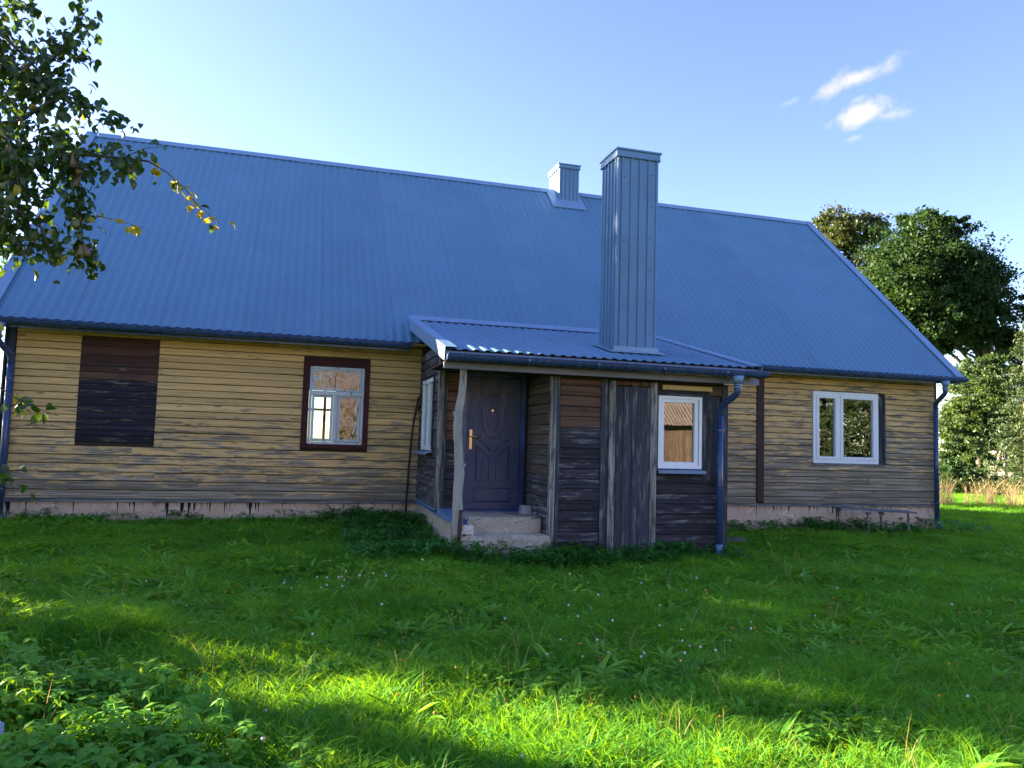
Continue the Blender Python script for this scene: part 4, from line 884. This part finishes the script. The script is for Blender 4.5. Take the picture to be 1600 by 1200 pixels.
# ------------------------------------------------------------------ pear tree: trunk left of the frame, boughs reach over
pt = thing('pear_tree', 'pear tree whose leafy fruiting boughs hang in at the upper left', 'tree', (-7.0, -5.3, -.45))
MB().tube([(-7.0, -5.3, -.8), (-7.0, -5.28, .5), (-6.95, -5.3, 1.6), (-6.8, -5.3, 2.6), (-6.6, -5.3, 3.8), (-6.5, -5.2, 5.2)], [.2, .16, .14, .12, .08, .03], 12).build('trunk', M['bark'], pt, smooth=True)
rp = random.Random(5); LP = []; LY = []; pears = []
def twig(pts, r0, dens, spread, yellow=0.0, leafp=True, np_=0, build=True):
    pts = [Vector(p) for p in pts]
    if build:
        n = len(pts); MB().tube(pts, [r0 * (1 - .75 * i / (n - 1)) for i in range(n)], 6).build('branch', M['twig'], pt, smooth=True)
    for i in range(len(pts) - 1):
        L = (pts[i + 1] - pts[i]).length; k = int(L * dens * 1.65)
        for j in range(k):
            q = pts[i].lerp(pts[i + 1], rp.random()) + Vector((rp.gauss(0, spread), rp.gauss(0, spread), rp.gauss(0, spread) - spread * .5))
            (LY if rp.random() < yellow else LP).append(q)
    for j in range(np_):
        i = rp.randrange(len(pts) - 1); pears.append(pts[i].lerp(pts[i + 1], rp.random()) + Vector((rp.uniform(-.08, .08), rp.uniform(-.08, .08), -.09)))
A = at
twig([(-6.7, -5.3, 3.2), A(-60, 200, 6.0), A(30, 190, 5.9), A(90, 150, 5.9)], .035, 150, .16, 0, True, 3)
twig([A(30, 150, 5.9), A(90, 85, 5.9), A(120, 40, 5.9), A(138, 12, 5.9)], .014, 130, .065)
twig([A(60, 60, 6.0), A(120, 78, 6.0), A(158, 102, 6.0)], .008, 42, .025)
twig([A(30, 0, 6.0), A(60, 15, 6.0), A(92, 50, 6.0)], .006, 20, .03)
twig([A(80, 140, 5.9), A(130, 160, 5.9), A(180, 180, 5.9), A(204, 190, 5.9)], .010, 75, .038)
twig([(-6.6, -5.3, 2.8), A(-40, 270, 5.8), A(50, 250, 5.7), A(120, 240, 5.7), A(170, 245, 5.7), A(232, 252, 5.7)], .03, 125, .07, .01, True, 6)
twig([A(232, 252, 5.7), A(262, 270, 5.7), A(290, 296, 5.7), A(310, 322, 5.7), A(345, 352, 5.7)], .006, 26, .022, .85)
twig([A(190, 248, 5.6), A(225, 232, 5.6), A(270, 228, 5.6)], .005, 14, .02)
twig([A(110, 240, 5.7), A(120, 290, 5.7), A(128, 350, 5.7), A(132, 408, 5.7)], .012, 150, .052, .0, True, 9)
twig([A(140, 336, 5.65), A(175, 342, 5.65), A(232, 358, 5.65)], .004, 13, .012, .55)
twig([A(75, 385, 5.7), A(100, 392, 5.7), A(148, 402, 5.7)], .004, 22, .02, .4)
twig([(-6.6, -5.3, 2.6), A(-30, 330, 5.8), A(30, 330, 5.7), A(62, 350, 5.7), A(78, 388, 5.7)], .025, 140, .085, .01, True, 8)
twig([A(-30, 240, 5.9), A(20, 270, 5.8), A(60, 320, 5.8)], .02, 150, .11, .01, True, 5)
twig([A(-50, 20, 6.2), A(10, 60, 6.1), A(60, 110, 6.0), A(100, 170, 6.0)], .02, 150, .13, .02, True, 4)
twig([A(-50, 120, 6.2), A(0, 190, 6.1), A(40, 260, 6.0)], .02, 150, .14, .01, True, 4)
twig([A(-60, -60, 6.4), A(0, -20, 6.3), A(45, 20, 6.2)], .02, 130, .12, .0)
twig([A(-40, 300, 6.1), A(20, 230, 6.0), A(75, 215, 5.9), A(125, 235, 5.8)], .014, 150, .10, .01, True, 4)
twig([A(-60, 330, 6.0), A(10, 360, 5.9), A(50, 375, 5.8)], .014, 150, .09, .02, True, 4)
twig([A(-40, 90, 6.3), A(30, 110, 6.2), A(85, 125, 6.1)], .014, 150, .10, .0)
twig([A(0, 190, 5.4), A(25, 250, 5.4), A(30, 310, 5.4)], .01, 90, .10, .06, True, 3)
twig([A(-90, 560, 4.1), A(-10, 600, 4.1), A(35, 628, 4.1), A(62, 640, 4.1), A(92, 650, 4.1)], .006, 26, .014, .15)
twig([A(-60, 690, 4.1), A(-10, 720, 4.1), A(14, 745, 4.1), A(22, 772, 4.1)], .005, 30, .022, .05)
twig([A(-60, 470, 4.4), A(-10, 492, 4.4), A(2, 499, 4.4)], .004, 16, .012, .9)
# pendant lower boughs outside the frame join the hanging twigs to the trunk
MB().tube([(-6.95, -5.3, 1.5), (-6.0, -6.4, 1.9), A(-120, 520, 4.3), A(-60, 560, 4.1)], [.03, .02, .012, .006], 6).build('branch', M['twig'], pt, smooth=True)
MB().tube([(-6.0, -6.4, 1.9), A(-140, 600, 4.3), A(-60, 690, 4.1)], [.014, .01, .005], 6).build('branch', M['twig'], pt, smooth=True)
MB().tube([(-6.0, -6.4, 1.9), A(-100, 450, 4.5), A(-60, 470, 4.4)], [.012, .008, .004], 6).build('branch', M['twig'], pt, smooth=True)
for k in range(22):                                           # the rest of the crown
    e = Vector((-6.9 + rp.uniform(-1.9, .7), -5.2 + rp.uniform(-1.6, 1.9), rp.uniform(2.6, 5.8))); s = Vector((-6.8, -5.3, rp.uniform(1.9, 4.2)))
    twig([s, s.lerp(e, .5) + Vector((0, 0, .2)), e], .025, 190, .22)
def pear_leaf_mesh(k, mat):
    L = .074; W = .045; c = [.010, -.006, .016][k]; xs = [0, .22, .5, .78, 1]; ws = [.0, .72, 1, .66, 0]; V = [(0, 0, .0)]; V = []
    for x, w in zip(xs, ws):
        z = -c * (2 * x - 1) ** 2 * 1.4 + c; V += [(L * x, -W / 2 * w, z + .007 * w), (L * x, 0, z), (L * x, W / 2 * w, z + .007 * w)]
    F = [(3 * i + j, 3 * i + 3 + j, 3 * i + 4 + j, 3 * i + 1 + j) for i in range(4) for j in range(2)]
    me = bpy.data.meshes.new('leaf'); me.from_pydata(V, [], F); me.materials.append(mat); me.polygons.foreach_set('use_smooth', [True] * len(F)); me.update(); return me
lm = [pear_leaf_mesh(k, M['pear_leaf']) for k in range(3)]; ly = [pear_leaf_mesh(k, M['pear_leaf_y']) for k in range(3)]
def seen(p):
    d = p - CAM_LOC; z = d.dot(f_); return z > 0 and -10 < 800 + 1193 * d.dot(r_) / z < 1600 and -10 < 600 - 1193 * d.dot(u_) / z < 1200
allL = [(p, lm) for p in LP] + [(p, ly) for p in LY]
vis = sorted([q for q in allL if seen(q[0])], key=lambda q: (q[1] is lm, (q[0] - CAM_LOC).dot(f_) + rp.uniform(0, .5)))[:290]; ids = {id(q) for q in vis}
def leaf_rot(): return (rp.gauss(0, .9), rp.gauss(.75, .5), rp.uniform(0, 2 * PI))
for p, ms in vis:
    o = link('leaf', ms[rp.randrange(3)], p, pt); o.rotation_euler = leaf_rot(); s = rp.uniform(.8, 1.25); o.scale = (s, s, s)
rest = {0: [], 1: []}
for q in allL:
    if id(q) not in ids: rest[0 if q[1] is lm else 1].append(q[0])
for kk, mats in ((0, M['pear_leaf']), (1, M['pear_leaf_y'])):
    if not rest[kk]: continue
    base = np.array([v.co[:] for v in (lm if kk == 0 else ly)[0].vertices]); fb = np.array([p.vertices[:] for p in lm[0].polygons]); P = np.array([p[:] for p in rest[kk]]); n = len(P)
    from mathutils import Euler
    R = np.array([np.array(Euler(leaf_rot()).to_matrix()) * rp.uniform(.8, 1.3) for _ in range(n)])
    V = (np.einsum('nij,vj->nvi', R, base) + P[:, None, :]).reshape(-1, 3); F = (fb[None] + (np.arange(n) * len(base))[:, None, None]).reshape(-1, 4)
    c = V.mean(0); link('leaf_mass', np_mesh('leaf_mass', V - c, F, mats, True), c.tolist(), pt, kind='stuff')
mb = MB(); mb.tube([(0, 0, .055), (0, 0, .04), (0, 0, .02), (0, 0, -.01), (0, 0, -.035), (0, 0, -.048)], [.003, .010, .016, .026, .024, .006], 12); o = mb.build('pear', M['pear'], pt, smooth=True, origin=(0, 0, 0)); pm = o.data; bpy.data.objects.remove(o)
for p in pears: o = link('pear', pm, p, pt); o.rotation_euler = (rp.gauss(0, .2), rp.gauss(0, .2), rp.uniform(0, 6)); s = rp.uniform(.85, 1.2); o.scale = (s, s, s)

# ------------------------------------------------------------------ lawn
def tuft(name, n, rad, h, w, mat, r, bend=.5, segs=3):
    V = []; F = []
    for i in range(n):
        a = r.uniform(0, 2 * PI); q = rad * math.sqrt(r.uniform(0, 1)); bx, by = q * math.cos(a), q * math.sin(a); hh = h * r.uniform(.45, 1.15); ww = w * r.uniform(.7, 1.3)
        d = r.uniform(0, 2 * PI); lx, ly_ = math.cos(d), math.sin(d); bd = bend * r.uniform(.3, 1.4) * hh; fa = r.uniform(0, PI); sx, sy = math.cos(fa) * ww / 2, math.sin(fa) * ww / 2; n0 = len(V)
        for k in range(segs):
            u = k / segs; ox, oy, oz = bx + lx * bd * u * u, by + ly_ * bd * u * u, hh * u * (1 - .25 * bend * u); g = 1 - u * .55
            V += [(ox - sx * g, oy - sy * g, oz), (ox + sx * g, oy + sy * g, oz)]
        V.append((bx + lx * bd, by + ly_ * bd, hh * (1 - .3 * bend)))
        for k in range(segs - 1): F += [(n0 + 2 * k, n0 + 2 * k + 1, n0 + 2 * k + 3), (n0 + 2 * k, n0 + 2 * k + 3, n0 + 2 * k + 2)]
        e = n0 + 2 * (segs - 1); F.append((e, e + 1, n0 + 2 * segs))
    return bpy.data.objects.new(name, np_mesh(name, np.array(V), np.array(F), mat))
def leafy(name, n, rad, h, L, W, lobes, mat, r, tilt=.5):
    """low plant: stems carrying compound leaves of `lobes` leaflets"""
    V = []; F = []
    def blade(o, d, up, L, W):
        s = np.cross(d, up); s /= np.linalg.norm(s) + 1e-9; n0 = len(V); nn_ = np.cross(s, d)
        V.extend([o, o + d * L * .35 + s * W * .5 + nn_ * L * .05, o + d * L * .35 - s * W * .5 + nn_ * L * .05, o + d * L * .75 + s * W * .30, o + d * L * .75 - s * W * .30, o + d * L - nn_ * L * .12, o + d * L * .4])
        c = n0 + 6; F.extend([(n0, c, n0 + 1), (n0, n0 + 2, c), (n0 + 1, c, n0 + 3), (n0 + 2, n0 + 4, c), (c, n0 + 5, n0 + 3), (c, n0 + 4, n0 + 5)])
    for i in range(n):
        a = r.uniform(0, 2 * PI); q = rad * math.sqrt(r.uniform(0, 1)); b = np.array([q * math.cos(a), q * math.sin(a), 0]); hh = h * r.uniform(.5, 1.1)
        out = np.array([math.cos(a), math.sin(a), 0]); top = b + out * hh * .3 + np.array([0, 0, hh]); st = np.array([-out[1], out[0], 0]) * .0025; n0 = len(V)
        V.extend([b - st, b + st, top + st * .6, top - st * .6]); F.extend([(n0, n0 + 1, n0 + 2), (n0, n0 + 2, n0 + 3)])
        a0 = r.uniform(0, 2 * PI); tl = r.normal(0, .25, 2)
        for k in range(lobes):
            an = a0 + (2 * PI * k / lobes if lobes > 3 else (k - 1) * 1.15) + r.uniform(-.15, .15); d = np.array([math.cos(an), math.sin(an), tilt * r.uniform(-.9, .5) + tl[0] * math.cos(an) + tl[1] * math.sin(an)]); d /= np.linalg.norm(d)
            blade(top, d, np.array([0, 0, 1.0]), L * r.uniform(.75, 1.15), W)
    return bpy.data.objects.new(name, np_mesh(name, np.array(V), np.array(F), mat))
def scatter(name, label, cat, protos, P, scale, r, zscale=None):
    """point mesh + geometry nodes: one proto per class of point"""
    n = len(P); me = bpy.data.meshes.new(name); me.vertices.add(n); me.vertices.foreach_set('co', P.astype(np.float32).ravel())
    cls = r.integers(0, len(protos), n).astype(np.int32)
    for nm, ty, dat in (('kind_id', 'INT', cls), ('size', 'FLOAT', scale.astype(np.float32)), ('turn', 'FLOAT', r.uniform(0, 2 * PI, n).astype(np.float32)), ('tiltx', 'FLOAT', r.normal(0, .12, n).astype(np.float32))):
        at_ = me.attributes.new(nm, ty, 'POINT'); at_.data.foreach_set('value', dat)
    o = bpy.data.objects.new(name, me); COL.objects.link(o); o['label'] = label; o['category'] = cat; o['kind'] = 'stuff'
    g = bpy.data.node_groups.new(name, 'GeometryNodeTree'); g.interface.new_socket('Geometry', in_out='INPUT', socket_type='NodeSocketGeometry'); g.interface.new_socket('Geometry', in_out='OUTPUT', socket_type='NodeSocketGeometry')
    N = g.nodes.new; L = g.links.new; gi = N('NodeGroupInput'); go = N('NodeGroupOutput'); j = N('GeometryNodeJoinGeometry')
    def attr(nm, ty): a = N('GeometryNodeInputNamedAttribute'); a.data_type = ty; a.inputs[0].default_value = nm; return [s for s in a.outputs if s.enabled and s.name == 'Attribute'][0]
    sz = attr('size', 'FLOAT'); tr = attr('turn', 'FLOAT'); tx = attr('tiltx', 'FLOAT'); kd = attr('kind_id', 'INT'); cx = N('ShaderNodeCombineXYZ'); L(tx, cx.inputs[0]); L(tr, cx.inputs[2])
    for i, pr in enumerate(protos):
        cmp_ = N('FunctionNodeCompare'); cmp_.data_type = 'INT'; cmp_.operation = 'EQUAL'
        ai, bi = [s for s in cmp_.inputs if s.enabled][:2]; L(kd, ai); bi.default_value = i
        oi = N('GeometryNodeObjectInfo'); oi.inputs['Object'].default_value = pr; oi.inputs['As Instance'].default_value = True
        ip = N('GeometryNodeInstanceOnPoints'); L(gi.outputs[0], ip.inputs['Points']); L([s for s in cmp_.outputs if s.enabled][0], ip.inputs['Selection']); L(oi.outputs['Geometry'], ip.inputs['Instance']); L(cx.outputs[0], ip.inputs['Rotation'])
        sc_ = N('ShaderNodeCombineXYZ')
        for q in range(3): L(sz, sc_.inputs[q])
        L(sc_.outputs[0], ip.inputs['Scale']); L(ip.outputs[0], j.inputs[0])
    L(j.outputs[0], go.inputs[0]); md = o.modifiers.new('scatter', 'NODES'); md.node_group = g; return o
rl = np.random.default_rng(77)
def in_frame(x, y, m=60):
    z = gz(x, y); d = np.stack([x, y, z], -1) - np.array(CAM_LOC); zf = d @ np.array(f_); u = 800 + 1193 * (d @ np.array(r_)) / zf; v = 600 - 1193 * (d @ np.array(u_)) / zf
    return (zf > .5) & (u > -m) & (u < 1600 + m) & (v < 1200 + m * 3)
def not_house(x, y):
    a = (x > XL - .03) & (x < XR + .03) & (y > -.03); b = (x > -1.1) & (x < 2.66) & (y > -2.72) & (y <= 0); c = (x > -1.1) & (x < .17) & (y > -2.84) & (y <= 0); return ~(a | b | c)
def field(n, x0, x1, y0, y1, keep=None):
    x = rl.uniform(x0, x1, n); y = rl.uniform(y0, y1, n); k = in_frame(x, y) & not_house(x, y)
    if keep is not None: k &= keep(x, y)
    x, y = x[k], y[k]; return np.stack([x, y, gz(x, y) - .008], 1)
def lump(x, y, f, s=0.0): return .5 + .5 * np.sin(x * f + 1.3 * np.sin(y * f * .7 + s) + s) * np.sin(y * f * 1.2 + 1.1 * np.sin(x * f * .8 - s))
GT_ = [tuft('tuft', 44, .12, .125, .0062, M['grass'], rl, .8) for _ in range(4)] + [tuft('tuft', 40, .10, .16, .0045, M['grass'], rl, .9) for _ in range(2)]
P = field(26000, -9, 12, -9.6, 0.4); sc_ = .42 + .55 * lump(P[:, 0], P[:, 1], 1.9) + .42 * lump(P[:, 0], P[:, 1], 6.3, 1.7) * rl.uniform(.6, 1.4, len(P)); sc_ *= 1 + .25 * np.clip((-P[:, 1] - 6) / 3, 0, 1)
sc_ *= np.where(P[:, 1] > -.9, .62, 1.0); scatter('grass', 'uneven green lawn grass in front of the farmhouse', 'grass', GT_, P, sc_, rl)
FT = [tuft('far_tuft', 34, .22, .13, .011, M['grass'], rl, .7) for _ in range(3)]
P = field(16000, 8.5, 34, -6, 24); scatter('grass', 'lit grass behind and right of the farmhouse', 'grass', FT, P, rl.uniform(.6, 1.2, len(P)), rl)
# broad weeds
EL5 = [leafy('elder', 7, .12, .17, .058, .032, 5, M['weed'], rl, .9) for _ in range(4)] + [leafy('elder', 8, .13, .20, .052, .030, 3, M['weed'], rl, 1.0) for _ in range(3)]
def lowleft(x, y):
    d = np.stack([x, y, gz(x, y)], -1) - np.array(CAM_LOC); zf = d @ np.array(f_); u = 800 + 1193 * (d @ np.array(r_)) / zf; v = 600 - 1193 * (d @ np.array(u_)) / zf
    return (np.hypot(x + 4.33, y + 8.05) > .42) & (v > 1055 + np.maximum(0, (u - 40)) * .45 + 34 * np.sin(u * .021)) & (rl.uniform(0, 1, len(x)) < np.clip(1.15 - u / 420, .08, 1))
P = field(3600, -6.5, -2.2, -9.6, -5.5, lowleft); scatter('ground_elder', 'dense broad-leaved ground elder in the lower left corner', 'weeds', EL5, P, rl.uniform(.75, 1.25, len(P)), rl)
NT_ = [leafy('nettle', 9, .10, .24, .07, .034, 5, M['nettle'], rl) for _ in range(3)]
def by_wall(x, y):
    dl = np.where((x < -1.1), -y, np.where(x < 2.7, -y - 2.75, -y)); near = (dl < .38 + .35 * lump(x, y, 2.3, 1.0)) & (dl > -.1)
    left = (x > -2.3) & (x < -1.1) & (y > -3.3) & (rl.uniform(0, 1, len(x)) < .7)
    wgt = np.where((x > -2.4) & (x < 3.5), 1.0, np.where((x > 5.6) & (x < 7.4), .8, .30)); return (near & (rl.uniform(0, 1, len(x)) < wgt)) | left
P = field(5200, -7.2, 9.5, -3.9, 0.0, by_wall); scatter('nettles', 'dark low weeds growing along the plinth and porch', 'weeds', NT_, P, rl.uniform(.45, 1.0, len(P)) * np.where(P[:, 0] < -2.4, .7, 1.0), rl)
DL = [leafy('dandelion', 9, .02, .03, .14, .035, 3, M['weed'], rl, .9) for _ in range(2)] + [leafy('clover', 10, .08, .09, .022, .02, 3, M['weed'], rl) for _ in range(2)]
P = field(9500, -9, 11, -9.6, -.2); scatter('lawn_herbs', 'dandelion and clover leaves mixed into the lawn', 'weeds', DL, P, rl.uniform(.6, 1.3, len(P)), rl)
LG = [tuft('long_tuft', 60, .10, .34, .0045, M['grass'], rl, 1.1, 4) for _ in range(2)]
P = field(900, -5.5, 1.5, -9.4, -5.2, lambda x, y: lump(x, y, 1.4, 2.0) > .62); P2_ = np.array([(-4.25 + rl.normal(0, .22), -6.1 + rl.normal(0, .16), 0) for _ in range(26)]); P2_[:, 2] = gz(P2_[:, 0], P2_[:, 1])
scatter('long_grass', 'longer arching tufts of grass in the foreground', 'grass', LG, np.concatenate([P[:150], P2_]), np.concatenate([rl.uniform(.5, .9, len(P[:150])), rl.uniform(.8, 1.2, 26)]), rl)
ST = [tuft('stalk', 3, .03, .33, .0035, M['dry'], rl, .35, 4) for _ in range(2)]
P = field(420, -5.5, 4, -9.4, -3.2, lambda x, y: rl.uniform(0, 1, len(x)) < np.clip((-y - 3.5) / 5, .1, 1)); scatter('seed_stalks', 'thin straw seed stalks standing above the lawn', 'grass', ST, P, rl.uniform(.45, 1.0, len(P)), rl)
def flower(mat, r, h):
    mb = MB(); mb.tube([(0, 0, 0), (.004, 0, h * .6), (0, .003, h)], .0015, 4); mb.ball((0, .003, h + .004), r, 7, 5, mi=1, jit=.12)
    me = bpy.data.meshes.new('flower'); me.from_pydata(mb.v, [], mb.f); me.materials.append(M['weed']); me.materials.append(mat); me.polygons.foreach_set('material_index', mb.m); me.update(); return bpy.data.objects.new('flower', me)
P = field(1500, -4.5, 4.5, -8.9, -3.2, lambda x, y: ((np.hypot((x + .4) / 1.3, (y + 6.6) / .9) < 1) & (rl.uniform(0, 1, len(x)) < .28)) | ((np.hypot((x + 2.6) / .5, (y + 4.6) / .4) < 1)) | (rl.uniform(0, 1, len(x)) < .025))
scatter('clover_flowers', 'scattered white clover flowers in the lawn', 'flowers', [flower(M['flower'], .0075, .12)], P, rl.uniform(.8, 1.3, len(P)), rl)
P = field(90, -4, 5, -8.5, -3); scatter('hawkweed_flowers', 'few tiny orange flowers in the lawn', 'flowers', [flower(M['flower_o'], .007, .15)], P[:70], rl.uniform(.8, 1.2, len(P[:70])), rl)
# dry grass strip beyond the right corner
DG = [tuft('dry_tuft', 20, .16, 1.05, .010, M['dry'], rl, .35, 4) for _ in range(3)]
ND = 85; k = rl.uniform(0, 1, ND); jx = rl.normal(0, .35, ND); P = np.stack([15.0 + 6.0 * k + jx, 7.3 - 3.0 * k + rl.normal(0, .4, ND), np.zeros(ND)], 1); P[:, 2] = gz(P[:, 0], P[:, 1])
scatter('dry_grass', 'tall dry straw-coloured grass beyond the right corner', 'grass', DG, P, .55 + .55 * lump(P[:, 0], P[:, 1], 3.1) * rl.uniform(.6, 1.3, ND), rl)
print('boards', NB[0], 'leaves', len(allL), 'visible parts', len(vis))
